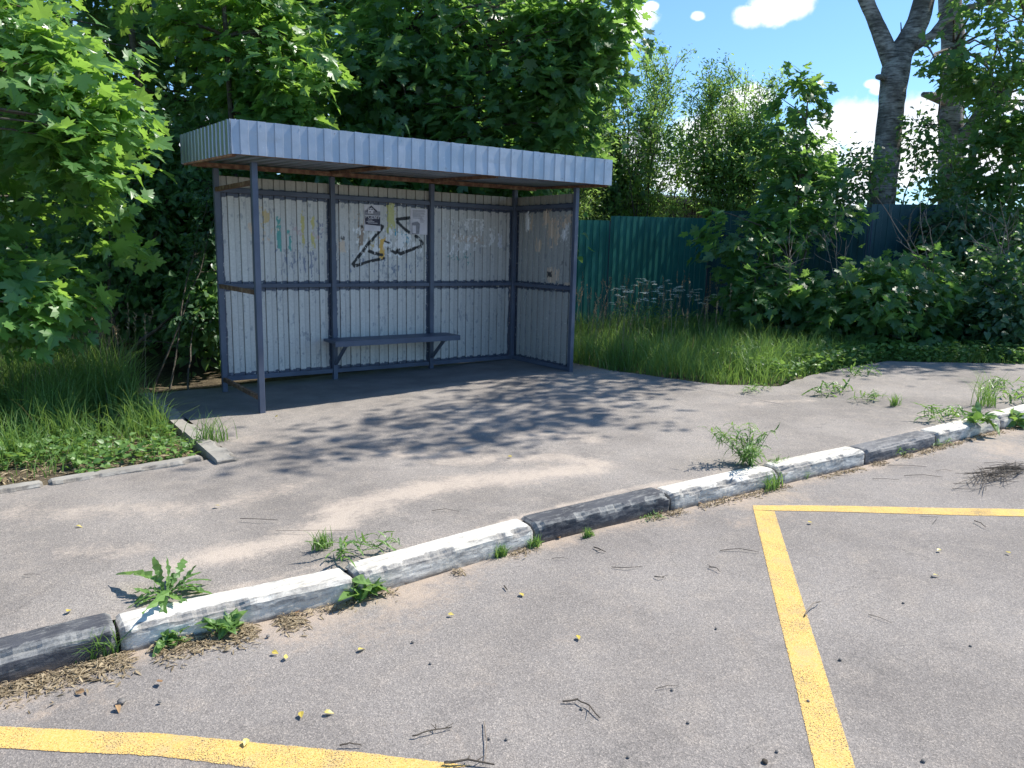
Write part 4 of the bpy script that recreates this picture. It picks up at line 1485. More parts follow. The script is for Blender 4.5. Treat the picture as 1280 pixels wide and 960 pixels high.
def trunk_mesh(chains, bark):
    m = MB()
    for ch in chains:
        pts = [np.array(p[0], float) for p in ch]; rr = [p[1] for p in ch]
        P = []; R_ = []
        for i in range(len(pts) - 1):
            for j in range(5):
                t = j / 5
                P.append(pts[i] * (1 - t) + pts[i + 1] * t); R_.append(rr[i] * (1 - t) + rr[i + 1] * t)
        P.append(pts[-1]); R_.append(rr[-1])
        P = [P[0]] + [(P[i - 1] + 2 * P[i] + P[i + 1]) / 4 for i in range(1, len(P) - 1)] + [P[-1]]
        m.tube(P, R_, 14, wob=.07)
    return m


d1 = 13.3
k = d1 / FPX
c = q(1096, 262, d1)
ch1 = [((c[0], c[1], .1), 20 * k), (q(1100, 262, d1), 16.5 * k), (q(1108, 200, d1), 15.5 * k), (q(1114, 130, d1), 15 * k), (q(1119, 90, d1), 17 * k), (q(1125, 68, d1), 14.5 * k),
       (q(1148, 28, d1), 13 * k), (q(1160, -20, d1), 11.5 * k), (q(1175, -160, d1), 10 * k), (q(1150, -420, d1), 4 * k)]
ch2 = [(q(1119, 90, d1), 12 * k), (q(1107, 58, d1), 10.5 * k), (q(1092, 22, d1), 8.5 * k), (q(1078, -10, d1), 9 * k), (q(1050, -120, d1), 7 * k), (q(1000, -330, d1), 3 * k)]
ch3 = [(q(1140, 60, d1), 6 * k), (q(1165, 45, d1 - .2), 5.5 * k), (q(1178, 28, d1 - .3), 5 * k), (q(1205, 12, d1 - .5), 4.5 * k), (q(1235, 3, d1 - .8), 3.5 * k), (q(1290, -15, d1 - 1.2), 2 * k)]
ch4 = [(q(1147, 55, d1), 1.6 * k), (q(1160, 58, d1 - .2), 1.3 * k), (q(1166, 68, d1 - .2), 1. * k), (q(1170, 80, d1 - .2), .6 * k)]
ch5 = [(q(1124, 65, d1), 1.2 * k), (q(1127, 45, d1), 1. * k), (q(1126, 28, d1), .6 * k)]
ch6 = [(q(1106, 97, d1), 5 * k), (q(1097, 96, d1 - .3), 3 * k)]
ch7 = [(q(1112, 132, d1), 2 * k)]
root_b = empty('birch_tree', (c[0], c[1], .25), 'thick grey barked birch whose trunk forks into a Y against the blue sky', 'tree')
tm = trunk_mesh([ch1, ch2, ch3, ch4, ch5, ch6], 'birch').build('trunk', M['birch'], None, smooth=True)
# its high crown is above the picture but shades the pavement and the verge
rs_ = np.random.RandomState(77)
crown = []
for (x, y, z, rx, ry, rz, w) in ((7.2, -2.1, 7.6, 2.0, .85, .5, .42), (9.2, -1.2, 7.5, 2.1, 1.0, .7, .65), (12.6, -2.8, 7.7, 2.3, .8, .7, .9), (9.6, 1.9, 8.2, 1.6, 1.0, .6, .3),
                                 (12.2, .6, 9.5, 2.6, 2.0, 1.5, 1.3), (14.5, -1.3, 8.2, 2.2, 1.2, 1.2, .8), (12.6, 3.6, 9.0, 1.6, 1.2, .8, .3)):
    crown.append((np.array([x, y, z]), (rx, ry, rz), w))
LP, D, N, S, tint, SP, SO = sprays(crown, 1150, 12, .5, .12, rs_, gap=.47, gscale=.9, up=.5, flat=.5)
cw = leaves_mesh('crown', LP, D, N, S, T_OVAL, M['birchleaf'], None, tint, rs_)
bm_ = MB()
hub = [q(1160, -20, d1), q(1175, -160, d1), q(1078, -10, d1), q(1050, -120, d1), q(1175, -90, d1)]
rr_ = random.Random(5)
for i in rs_.choice(len(SP), 46, replace=False):
    h_ = hub[rr_.randrange(len(hub))]
    if SP[i][2] > h_[2] - .5:
        limb(bm_, h_, SP[i], .045, .008, 8, .08, 6, rr_)
under(root_b, tm, cw, bm_.build('branches', M['wood'], None, smooth=True))

d2 = 15.5
k = d2 / FPX
c = q(1190, 300, d2)
ch = [((c[0], c[1], .1), 17 * k), (q(1189, 250, d2), 15 * k), (q(1189, 150, d2), 14 * k), (q(1192, 60, d2), 13.5 * k), (q(1188, 10, d2), 13 * k), (q(1182, -80, d2), 12 * k), (q(1175, -300, d2), 6 * k)]
stub = [(q(1186, 128, d2), 6.5 * k), (q(1168, 121, d2 - .3), 5.5 * k), (q(1154, 118, d2 - .5), 3 * k)]
stub2 = [(q(1195, 112, d2), 4 * k), (q(1215, 108, d2 - .3), 3.5 * k), (q(1232, 110, d2 - .6), 2 * k)]
big = [(q(1192, 190, d2), 9 * k), (q(1220, 150, d2 - .4), 8 * k), (q(1238, 128, d2 - .7), 8 * k), (q(1265, 95, d2 - 1), 6 * k), (q(1300, 60, d2 - 1.3), 4 * k)]
root_c = empty('birch_tree', (c[0], c[1], .3), 'paler birch with a whitish trunk behind the forked one, stub branch at half height', 'tree')
tm = trunk_mesh([ch, stub, stub2, big], 'birch').build('trunk', M['birch'], None, smooth=True)
bl = [blob(1245, 40, 12.0, 60, 55, .8, 1.0), blob(1240, 95, 12.0, 40, 24, .6, .5), blob(1185, 82, 12.0, 24, 10, .3, .07), blob(1272, 130, 12.5, 36, 40, .6, .5), blob(1250, 170, 12.5, 40, 26, .5, .4),
      blob(1260, 210, 12.5, 60, 50, .8, .9), blob(1300, -60, 12.5, 110, 90, 1.3, .9), blob(1210, 232, 12.5, 40, 22, .4, .3), blob(1350, 100, 13, 80, 130, 1.2, .9), blob(1235, 5, 12, 40, 25, .5, .3)]
LP, D, N, S, tint, SP, SO = sprays(bl, 480, 9, .36, .135, np.random.RandomState(78), gap=.42)
cw = leaves_mesh('crown', LP, D, N, S, T_MAPLE_S, M['maple'], None, tint, RS)
bm_ = MB()
for i in RS.choice(len(SP), 50, replace=False):
    hq = (q(1238, 128, d2 - .7), q(1265, 95, d2 - 1), q(1192, 60, d2), q(1300, 60, d2 - 1.3))[rr_.randrange(4)]
    limb(bm_, hq, SP[i], .03, .005, 7, .08, 5, rr_)
under(root_c, tm, cw, bm_.build('branches', M['wood'], None, smooth=True))
# slim white birch stem low on the right
c = q(1214, 300, 13.5); k = 13.5 / FPX
root_d = empty('birch_tree', (c[0], c[1], .3), 'slim white birch stem showing between leaves low on the right', 'tree')
tm = trunk_mesh([[((c[0], c[1], .1), 7 * k), (q(1212, 225, 13.5), 5.5 * k), (q(1218, 170, 13.5), 4 * k), (q(1228, 110, 13.5), 2 * k)]], 'birch').build('trunk', M['birch'], None, smooth=True)
LP, D, N, S, tint, SP, SO = sprays([blob(1228, 110, 13.5, 26, 30, .4, 1)], 30, 8, .3, .09, np.random.RandomState(79), gap=.1)
under(root_d, tm, leaves_mesh('crown', LP, D, N, S, T_OVAL, M['birchleaf'], None, tint, RS))


# dead saplings and bare twigs in front of the right fence
def dead_shrub(label, base_px, tips, seed, r=.010, d=10.4):
    rr = random.Random(seed)
    b = q(base_px[0], base_px[1], d)
    root = empty('dead_shrub', (b[0], b[1], float(gz(b[0]))), label, 'dead shrub', 'bare stems in front of the right fence')
    m = MB()
    for (px, py) in tips:
        pts = limb(m, b + np.array([rr.uniform(-.1, .1), rr.uniform(-.1, .1), 0]), q(px, py, d + rr.uniform(-.3, .3)), r, .003, 9, .07, 5, rr)
        for j in range(4):
            s0 = pts[rr.randrange(3, 8)]
            limb(m, s0, s0 + np.array([rr.uniform(-.4, .4), rr.uniform(-.3, .3), rr.uniform(.05, .5)]), .004, .0015, 5, .15, 4, rr)
    under(root, m.build('stems', M['twig'], None))


dead_shrub('bundle of dry leaning stems in front of the paler fence sheet', (1160, 345), [(1095, 245), (1130, 285), (1150, 240), (1120, 300), (1155, 265)], 71, .012)
dead_shrub('arching bare branches at the far right before the dark fence', (1262, 335), [(1200, 283), (1240, 280), (1262, 270), (1215, 300), (1250, 250)], 72, .013)
dead_shrub('few thin upright dead stems between the sapling and the birch', (1050, 360), [(1045, 265), (1058, 300), (1030, 290)], 73, .006)
dead_shrub('tall thin dry sapling in front of the fence, left of the birch foot', (985, 370), [(988, 275), (978, 300), (1010, 290)], 74, .006)


# ------------------------------------------------------------------ grasses
def in_left(X, Y):
    return (X < -.72) & (Y > -1.05)


def blades(name, P, H, Wd, mat, seed, lean=.55, segs=4, parent=None, tintb=None, dirs=None):
    rs = np.random.RandomState(seed)
    n = len(P)
    a = rs.rand(n) * 2 * pi if dirs is None else dirs
    d = np.stack([np.cos(a), np.sin(a), np.zeros(n)], 1)
    sx = np.stack([-np.sin(a), np.cos(a), np.zeros(n)], 1)
    tw = rs.rand(n) * pi
    sx = sx * np.cos(tw)[:, None] + d * np.sin(tw)[:, None]
    ln = lean * (.15 + rs.rand(n) ** 1.3)
    t = np.linspace(0, 1, segs + 1)
    V = np.zeros((n, segs + 1, 2, 3))
    for j, tt in enumerate(t):
        c = P + d * (H * ln * tt ** 2.0)[:, None] + np.array([0, 0, 1.]) * (H * (tt - .38 * ln * tt ** 3))[:, None]
        w = Wd * (1 - tt ** 1.7) * .5 + .0004
        V[:, j, 0] = c - sx * w[:, None]; V[:, j, 1] = c + sx * w[:, None]
    F = []
    b = (np.arange(n) * (segs + 1) * 2)
    for j in range(segs):
        F.append(np.stack([b + 2 * j, b + 2 * j + 1, b + 2 * j + 3, b + 2 * j + 2], 1))
    tint = rs.rand(n) if tintb is None else tintb
    return mesh_np(name, V.reshape(-1, 3), np.concatenate(F), M[mat], parent, attrs={'tint': np.repeat(tint, (segs + 1) * 2), 'odd': np.repeat(rs.rand(n) * .5 + (rs.rand(n) < .10) * .5, (segs + 1) * 2)})


rs = np.random.RandomState(91)
n = 30000
X = rs.uniform(-4.6, -.82, n); Y = -1.0 + 4.2 * rs.rand(n) ** 1.15
tuss = fbm(X * 3.2, Y * 3.2, 12, 3)
keep = (rs.rand(n) < np.clip((tuss - .30) * 3.4, .05, 1)) & (rs.rand(n) < np.clip((Y + .75) / .7, .12, 1))
X, Y, tuss = X[keep], Y[keep], tuss[keep]
H = (.16 + .34 * np.clip((Y + .7) / 1.4, 0, 1)) * (.55 + .8 * rs.rand(len(X))) * (.6 + .9 * tuss)
o = blades('grass', np.stack([X, Y, gz(X) - .035], 1), H, .0055 + .004 * rs.rand(len(X)), 'grass', 92, .85, tintb=np.clip(fbm(X * 2, Y * 2, 51) * 1.6 - .4 + .5 * rs.rand(len(X)), 0, 1))
tag(o, 'long unmown grass on the left verge under the maple', kind='stuff')
n = 34000
X = rs.uniform(3.95, 10.5, n); Y = rs.uniform(-2.9, 3.0, n)
edge = np.interp(X, EX, EY)
keep = (Y > edge + .02 + .06 * rs.rand(n)) & ~((X < 4.3) & (Y > 1.2) & (X < 3.8)) & (rs.rand(n) < .35 + .65 * np.clip(1 - (Y - edge - 1.6) / 2, 0, 1))
X, Y, edge = X[keep], Y[keep], edge[keep]
tuss = fbm(X * 2.6, Y * 2.6, 14, 3)
H = (.10 + .30 * np.clip((Y - edge) / .35, 0, 1)) * (.55 + .7 * rs.rand(len(X))) * (.65 + .7 * tuss) * np.where(X > 7.3, .55, 1)
o = blades('grass', np.stack([X, Y, gz(X) - .035], 1), H, .006 + .005 * rs.rand(len(X)), 'grass', 93, .75, tintb=np.clip(fbm(X * 1.7, Y * 1.7, 52) * 1.7 - .45 + .5 * rs.rand(len(X)), 0, 1))
tag(o, 'lush upright grass on the right verge in front of the green fence', kind='stuff')


# tall flowering grass stems with pale seed heads
def seed_heads(name, label, spots, seed):
    rs = np.random.RandomState(seed); rr = random.Random(seed)
    m = MB(); P = []; Dv = []
    for (x, y, h) in spots:
        z0 = float(gz(x)) - .03
        a = rr.uniform(0, 2 * pi); ln = rr.uniform(.03, .22) * h
        pts = [np.array([x + cos(a) * ln * t * t, y + sin(a) * ln * t * t, z0 + h * t]) for t in np.linspace(0, 1, 6)]
        m.tube(pts, [.0016] * 5 + [.0008], 3)
        for j in range(16):
            t = rr.uniform(.80, 1.0)
            i = t * 5; i0 = min(int(i), 4)
            qd = pts[i0] + (pts[i0 + 1] - pts[i0]) * (i - i0)
            P.append(qd); Dv.append([rr.uniform(-.6, .6), rr.uniform(-.6, .6), .8])
    P = np.array(P); Dv = np.array(Dv)
    lv = leaves_mesh(name, P, Dv, rs.randn(len(P), 3), .022 + .02 * rs.rand(len(P)), T_NARROW, M['straw'], None, None, rs)
    st = m.build('stalks', M['twig'])
    st.parent = lv
    return tag(lv, label, kind='stuff')


rr = random.Random(8)
sp_ = [(rr.uniform(-3.2, -.8), rr.uniform(.6, 2.6), rr.uniform(.6, 1.05)) for _ in range(170)]
seed_heads('seeding_grass', 'tall grass stalks with pale seed heads on the left verge', sp_, 94)
sp_ = [(rr.uniform(4.0, 8.4), rr.uniform(-.2, 2.9), rr.uniform(.5, 1.0)) for _ in range(150)] + [(rr.uniform(4.0, 4.5), rr.uniform(.6, 1.6), rr.uniform(.75, 1.15)) for _ in range(30)]
seed_heads('seeding_grass', 'tall grass stalks with pale seed heads on the right verge', sp_, 95)

# low broad-leaved ground cover
def cover(name, label, X, Y, size, T, mat, seed, h=.06):
    rs = np.random.RandomState(seed)
    n = len(X)
    a = rs.rand(n) * 2 * pi
    D = np.stack([np.cos(a), np.sin(a), .25 + .6 * rs.rand(n)], 1)
    N = nrmz(rs.randn(n, 3) * .35 + [0, 0, 1])
    P = np.stack([X, Y, gz(X) - .035 + h * rs.rand(n)], 1)
    o = leaves_mesh(name, P, D, N, size * (.5 + rs.rand(n)), T, M[mat], None, None, rs)
    return tag(o, label, kind='stuff')


n = 9000
X = rs.uniform(-3.4, -.82, n); Y = rs.uniform(-1.15, .4, n)
f = fbm(X * 3.4, Y * 3.4, 33, 3)
k_ = (f > .50) & (rs.rand(n) < .7) & (rs.rand(n) < np.clip(1 - (Y - .0) / .5, 0, 1))
cover('ground_cover', 'low clover like leaves at the front of the left verge', X[k_], Y[k_], .045, T_OVAL, 'weed', 96, .11)
n = 9000
X = rs.uniform(5.0, 11.5, n); Y = np.interp(X, EX, EY) + rs.uniform(0, 1.3, n)
k_ = fbm(X * 2, Y * 2, 35, 3) > .40
cover('ground_cover', 'low leafy weeds along the foot of the right shrubs', X[k_], Y[k_], .06, T_OVAL, 'weed', 97, .22)
# dry litter: straw along the kerb foot and on the verge soil
n = 8000
X = rs.uniform(-2.4, 6.6, n); X = np.where(rs.rand(n) < .45, rs.uniform(-2.3, -1.0, n), X)
dd = np.abs(rs.randn(n)) * np.where(X < -1.0, .065, .03)
k_ = (fbm(X * 5, X * 0 + 2, 36, 3) > np.where(X < -.9, .36, .47))
X, dd = X[k_], dd[k_]
Yl = yk(X) - .02 - dd
a = rs.rand(len(X)) * 2 * pi
Pl = np.stack([X, Yl, gz(X) - .10 + .016 * np.exp(-dd / .05) * rs.rand(len(X)) + .006], 1)
o = leaves_mesh('dry_litter', Pl, np.stack([np.cos(a), np.sin(a) * .6, rs.randn(len(X)) * .12], 1), nrmz(rs.randn(len(X), 3) * .3 + [0, 0, 1]),
                .010 + .034 * rs.rand(len(X)) ** 1.5, T_NARROW, M['straw'], None, None, rs)
tag(o, 'dry straw and crumbs gathered along the foot of the kerb', kind='stuff')
n = 2600
X = rs.uniform(-3.4, -.66, n); Y = rs.uniform(-1.2, -.2, n)
a = rs.rand(n) * 2 * pi
o = leaves_mesh('dry_litter', np.stack([X, Y, gz(X) - .028 + .012 * rs.rand(n)], 1), np.stack([np.cos(a), np.sin(a), rs.randn(n) * .1], 1), nrmz(rs.randn(n, 3) * .3 + [0, 0, 1]),
                .03 + .07 * rs.rand(n), T_NARROW, M['straw'], None, None, rs)
tag(o, 'dry leaves and straw on the bare soil of the left verge', kind='stuff')


# ------------------------------------------------------------------ single weeds
def weed(name, label, cat, px, py, kind, size, seed, off=0., group=None, z=None):
    rs = np.random.RandomState(seed); rr = random.Random(seed)
    p = at_ground(px, py, off)
    root = empty(name, p, label, cat, group)
    P = []; D = []; S = []
    parts = []
    if kind == 'rosette':            # long jagged leaves, each arching from the root
        n = 19
        angs = [3.0, 2.6, 3.5, 1.8, 1.1, .3, -.1, 5.0, .9, 2.9, .1, 3.9, -.5, 2.2, 1.4, .6, 3.3, -.3, 2.7]
        el = [.45, .65, .3, 1.15, 1.3, .5, .35, .2, .7, .25, .2, .4, .4, .9, .8, .7, .55, .6, .35]
        for a, e in zip(angs[:n] + [rr.uniform(0, 6.3) for _ in range(8)], el + [rr.uniform(.1, 1.1) for _ in range(8)]):
            a += rr.uniform(-.2, .2)
            D.append([cos(a) * cos(e), sin(a) * cos(e), sin(e)]); S.append(size * rr.uniform(.4, 1.0)); P.append(p + [cos(a) * .01, sin(a) * .01, .005])
        T, mt = T_SERR, 'weed'
    elif kind == 'broad':
        for i in range(34):
            a = rr.uniform(0, 2 * pi); e = rr.uniform(.1, 1.2)
            D.append([cos(a) * cos(e), sin(a) * cos(e), sin(e)]); S.append(size * rr.uniform(.3, .68)); P.append(p + np.array([rr.uniform(-1, 1), rr.uniform(-.4, .4), rr.uniform(0, .9)]) * size * .38)
        T, mt = T_PLANT, 'weed'
    elif kind == 'clump':
        for i in range(46):
            a = rr.uniform(0, 2 * pi); e = rr.uniform(.1, 1.2)
            P.append(p + np.array([rr.uniform(-1, 1) * size, rr.uniform(-.3, .3) * size, rr.uniform(0, .25) * size]))
            D.append([cos(a) * cos(e), sin(a) * cos(e), sin(e)]); S.append(size * rr.uniform(.25, .5))
        T, mt = T_SERR, 'weed'
    elif kind == 'branchy':          # several leafy stems
        m = MB()
        for s_i in range(14):
            a = rr.uniform(0, 2 * pi); sp = rr.uniform(.2, 1.1)
            h = size * rr.uniform(.6, 1.05)
            pts = [p + np.array([cos(a) * sp * h * t, sin(a) * sp * h * t, h * t * (1 - .15 * t)]) for t in np.linspace(0, 1, 7)]
            m.tube(pts, [.0028 - .0003 * i for i in range(7)], 5)
            for j in range(30):
                t = rr.uniform(.15, 1.02) * 5.99
                i0 = min(int(t), 5)
                c_ = pts[i0] + (pts[i0 + 1] - pts[i0]) * (t - i0)
                b = rr.uniform(0, 2 * pi); e = rr.uniform(-.1, .9)
                P.append(c_); D.append([cos(b) * cos(e), sin(b) * cos(e), sin(e)]); S.append(size * rr.uniform(.12, .24))
        parts.append(m.build('stem', M['weed']))
        T, mt = T_SERR, 'weed'
    elif kind == 'tuft':
        n = 70
        a = rs.rand(n) * 2 * pi
        Pn = p + np.stack([rs.randn(n) * size * .25, rs.randn(n) * size * .10, np.zeros(n)], 1)
        o = blades('leaves', Pn, size * (.5 + .7 * rs.rand(n)), .004 + .003 * rs.rand(n), 'weed', seed, .9)
        under(root, o)
        return root
    P = np.array(P); D = np.array(D, float); S = np.array(S)
    N = nrmz(rs.randn(len(P), 3) * .3 + [0, 0, 1.] - nrmz(D) * .0)
    parts.append(leaves_mesh('leaves', P, D, N, S, T, M[mt], None, None, rs, .014))
    under(root, *parts)
    return root


GW = 'weeds along the kerb'
weed('weed_rosette', 'weed with long jagged leaves spreading over the nearest white kerb stone', 'weed', 208, 745, 'rosette', .21, 201, 0.0, GW)
weed('broadleaf_weed', 'upright weed with smooth oval leaves at the foot of the nearest white kerb stone', 'weed', 282, 792, 'broad', .13, 202, -.1, GW)
weed('broadleaf_weed', 'tiny weed of few round leaves left of the upright oval leaved one', 'weed', 214, 806, 'broad', .09, 203, -.1, GW)
weed('grass_tuft', 'short grass tuft in the joint of the nearest black and white stones', 'grass tuft', 128, 822, 'tuft', .13, 204, -.1, GW)
weed('leafy_weed', 'wide leafy weed clump lying on top of the kerb at a joint, plantain spikes above', 'weed', 452, 692, 'clump', .20, 205, 0., GW)
weed('broadleaf_weed', 'pale leaved plant below the wide weed clump, at the kerb foot', 'weed', 456, 746, 'broad', .15, 206, -.1, GW)
weed('thin_weed', 'sparse reddish stemmed sprig just left of the wide weed clump', 'weed', 402, 686, 'tuft', .10, 207, 0., GW)
weed('grass_tuft', 'small tuft at the kerb foot left of the middle black stone', 'grass tuft', 626, 696, 'tuft', .07, 208, -.1, GW)
weed('grass_tuft', 'small tuft in the joint at the left end of the middle black stone', 'grass tuft', 668, 684, 'tuft', .07, 209, -.1, GW)
weed('grass_tuft', 'tiny tuft at the foot of the middle black stone', 'grass tuft', 735, 672, 'tuft', .06, 210, -.1, GW)
weed('leafy_weed', 'reddish green sprig at the right end of the middle black stone', 'weed', 816, 648, 'clump', .08, 211, -.1, GW)
weed('tall_weed', 'knee high branching weed behind the kerb, the tallest one there', 'weed', 938, 582, 'branchy', .30, 212, 0., GW)
weed('leafy_weed', 'low grey green weed beside the tall branching weed', 'weed', 972, 578, 'clump', .10, 213, 0., GW)
weed('grass_tuft', 'red tinged tuft on the kerb face below the tall branching weed', 'grass tuft', 966, 612, 'tuft', .14, 214, -.1, GW)
weed('grass_tuft', 'small tuft at the kerb foot right of the tall branching weed', 'grass tuft', 1005, 598, 'tuft', .09, 215, -.1, GW)
weed('leafy_weed', 'dark leaved weed in front of the worn grey kerb stone', 'weed', 1128, 568, 'clump', .16, 216, -.1, GW)
weed('leafy_weed', 'small weed in the joint right of the worn grey kerb stone', 'weed', 1172, 556, 'clump', .14, 217, -.1, GW)
weed('leafy_weed', 'spreading weed on the pavement side of the kerb, right of the worn grey stone', 'weed', 1182, 524, 'clump', .30, 218, 0., GW)
weed('broadleaf_weed', 'bright broad leaved weed lying over the white kerb stone near the right edge', 'weed', 1225, 530, 'broad', .19, 219, 0., GW)
weed('grass_tuft', 'big bright grass tuft behind the kerb near the right edge', 'grass tuft', 1232, 508, 'tuft', .36, 220, 0., GW)
weed('broadleaf_weed', 'bright upright weed at the kerb foot on the right edge', 'weed', 1267, 532, 'broad', .22, 221, -.1, GW)
weed('leafy_weed', 'weed clump on the pavement at the right edge', 'weed', 1276, 498, 'clump', .30, 222, 0., GW)
GP = 'weeds growing out of the pavement'
weed('leafy_weed', 'flat weed patch in the pavement, nearest the shaded verge', 'weed', 942, 489, 'clump', .18, 223, 0., GP)
weed('leafy_weed', 'long low patch of weeds in the middle of the right pavement', 'weed', 1040, 492, 'clump', .26, 224, 0., GP)
weed('leafy_weed', 'low patch right of the long one in the right pavement', 'weed', 1088, 500, 'clump', .2, 225, 0., GP)
weed('grass_tuft', 'single small tuft in the pavement between the low patches and the kerb', 'grass tuft', 1118, 507, 'tuft', .12, 226, 0., GP)
weed('leafy_weed', 'shaded weed patch where the pavement meets the right verge', 'weed', 1075, 468, 'clump', .26, 227, 0., GP)
weed('leafy_weed', 'bright weeds on the pavement near the right edge, in front of the shade', 'weed', 1245, 486, 'clump', .25, 228, 0., GP)
weed('grass_tuft', 'tuft with a tall thin stalk at the corner of the left bare kerb', 'grass tuft', 262, 553, 'tuft', .26, 229, 0., 'weeds round the left verge')
weed('leafy_weed', 'weed with rounded leaves on the left verge just behind the corner', 'weed', 215, 560, 'clump', .2, 230, 0., 'weeds round the left verge')


# white flowered cow parsley in front of the green fence
def parsley(px, d, h, seed):
    rr = random.Random(seed); rs = np.random.RandomState(seed)
    c = cam_at(px, 400, d); x, y = c[0], c[1]; z0 = float(gz(x)) - .03
    root = empty('cow_parsley', (x, y, z0), PL[seed - 300], 'wild flower', 'white flowered plants by the green fence')
    m = MB(); P = []; fl = MB(); LPp = []; LD = []
    for s_ in range(3):
        a = rr.uniform(0, 2 * pi); sp = rr.uniform(.05, .22)
        top = np.array([x + cos(a) * sp, y + sin(a) * sp, z0 + h * rr.uniform(.8, 1.05)])
        m.tube([np.array([x, y, z0]), (np.array([x, y, z0]) + top) / 2 + [0, 0, .05], top], [.004, .003, .002], 5)
        for u_ in range(3):
            b = rr.uniform(0, 2 * pi); r_ = rr.uniform(.03, .09)
            c_ = top + np.array([cos(b) * r_, sin(b) * r_, rr.uniform(-.03, .05)])
            m.tube([top - [0, 0, .06], c_], [.0015, .001], 3)
            for f_ in range(34):
                g_ = rr.uniform(0, 2 * pi); q_ = .036 * math.sqrt(rr.random())
                P.append(c_ + np.array([cos(g_) * q_, sin(g_) * q_, .008 - q_ * .25]))
        for f_ in range(14):
            b = rr.uniform(0, 2 * pi)
            LPp.append(np.array([x, y, z0]) + (top - [x, y, z0]) * rr.uniform(.1, .75)); LD.append([cos(b), sin(b), .3])
    P = np.array(P)
    fo = leaves_mesh('flowers', P, rs.randn(len(P), 3) * [1, 1, .2], nrmz(rs.randn(len(P), 3) * .3 + [0, 0, 1]), .012 + .006 * rs.rand(len(P)), T_OVAL, M['umbel'], None, None, rs)
    le = leaves_mesh('leaves', np.array(LPp), np.array(LD), nrmz(rs.randn(len(LPp), 3) * .3 + [0, 0, 1]), .08 + .06 * rs.rand(len(LPp)), T_SERR, M['weed'], None, None, rs)
    under(root, fo, le, m.build('stem', M['weed']))


PL = ['white flowered umbel plant nearest the shelter, leftmost of those by the fence', 'umbel plant second from the left of those before the fence', 'umbel plant third from the left, in front of the fence seam streaks',
      'low umbel plant fourth from the left before the green fence', 'umbel plant with wide heads in the middle of the row by the fence', 'umbel plant just right of the middle of the row by the fence',
      'tall umbel plant in front of the darker right part of the green fence', 'umbel plant by the fence where the sapling foliage begins', 'umbel plant standing behind the left ones, close to the fence foot',
      'tallest umbel plant behind the middle ones, close to the fence foot', 'umbel plant at the left foot of the maple sapling', 'small umbel plant in front of the maple sapling', 'small umbel plant under the maple sapling, near its middle',
      'small umbel plant right of the maple sapling, apart from all the others']
for i, (px, d, h) in enumerate(((772, 11.2, .75), (786, 11.6, .82), (800, 11.0, .72), (812, 11.5, .85), (826, 11.2, .78), (838, 11.8, .88), (852, 11.3, .80), (864, 11.7, .78), (795, 12.0, .9), (820, 12.1, .9),
                                (880, 11.3, .7), (905, 11.2, .62), (925, 11.0, .6), (1010, 10.6, .55))):
    parsley(px, d, h, 300 + i)


# ------------------------------------------------------------------ litter on the asphalt
def litter_leaf(px, py, off, size, seed, label, mat='yleaf', group='yellow leaves fallen on the asphalt', name='fallen_leaf', T=T_OVAL, cat='fallen leaf'):
    rs = np.random.RandomState(seed)
    p = at_ground(px, py, off) + np.array([0, 0, .012])
    a = rs.rand() * 2 * pi
    o = leaves_mesh(name, np.zeros((1, 3)), np.array([[cos(a), sin(a), .1]]), np.array([[rs.randn() * .3, rs.randn() * .3, 1.]]), np.array([size]), T, M[mat], None, None, rs)
    o.location = tuple(p)
    s = o.modifiers.new('thickness', 'SOLIDIFY'); s.thickness = .0008
    return tag(o, label, cat, group)


for i, (x, y, lb) in enumerate((
        (722, 797, 'lone yellow leaf in mid road, left of the middle of the long yellow line'),
        (650, 744, 'yellow leaf with a tiny dark twig beside it, below the middle black kerb stone'),
        (448, 816, 'yellow leaf on open road below the pale plant at the kerb foot'),
        (357, 827, 'yellow leaf on the road midway between kerb and left yellow line, right one of two'),
        (309, 927, 'pale yellow leaf lying on the edge of the left yellow line'),
        (376, 893, 'left one of two yellow leaves close together above the left yellow line'),
        (405, 894, 'right one of two yellow leaves close together above the left yellow line'),
        (340, 818, 'yellow leaf on the road midway between kerb and left yellow line, left one of two'),
        (1175, 689, 'yellow leaf inside the yellow corner, left one of two near the right edge'),
        (1263, 694, 'yellow leaf inside the yellow corner, right at the right edge'),
        (1166, 721, 'small pale leaf inside the yellow corner, lowest of the three there'),
        (560, 770, 'faint small yellow leaf in the open middle of the road'),
        (1010, 655, 'small yellow leaf just inside the yellow corner'))):
    litter_leaf(x, y, -.1, .034 if i < 7 else .028, 400 + i, lb)
for i, (x, y, lb) in enumerate(((84, 768, 'yellow leaf on the pavement just above the nearest black kerb stone'), (95, 660, 'yellow leaf on the pavement at the left edge below the verge'),
                                (268, 634, 'yellow leaf on the pavement below the left verge corner'), (640, 572, 'yellow leaf on the sandy pavement in front of the bench'),
                                (347, 522, 'yellow leaf at the foot of the left front shelter post'))):
    litter_leaf(x, y, 0., .034, 430 + i, lb, group='yellow leaves fallen on the pavement')
for i, (x, y, lb) in enumerate(((146, 885, 'dark curled leaf beside the brownish lump above the left yellow line'), (198, 853, 'rusty dead leaf on the road below the nearest white kerb stone'),
                                (872, 631, 'brown dead leaf at the kerb foot left of the yellow corner'), (500, 730, 'brown dead leaf at the kerb foot right of the pale plant'),
                                (372, 764, 'brown dead leaf at the kerb foot left of the pale plant'), (106, 868, 'brown dead leaf at the edge of the straw below the nearest black stone'),
                                (700, 675, 'brown dead leaf at the foot of the middle black stone, left part'))):
    litter_leaf(x, y, -.1, .036, 450 + i, lb, 'bleaf', 'brown leaves on the road')
litter_leaf(240, 792, -.1, .06, 470, 'larger yellow leaf at the foot of the nearest white kerb stone', group=None)


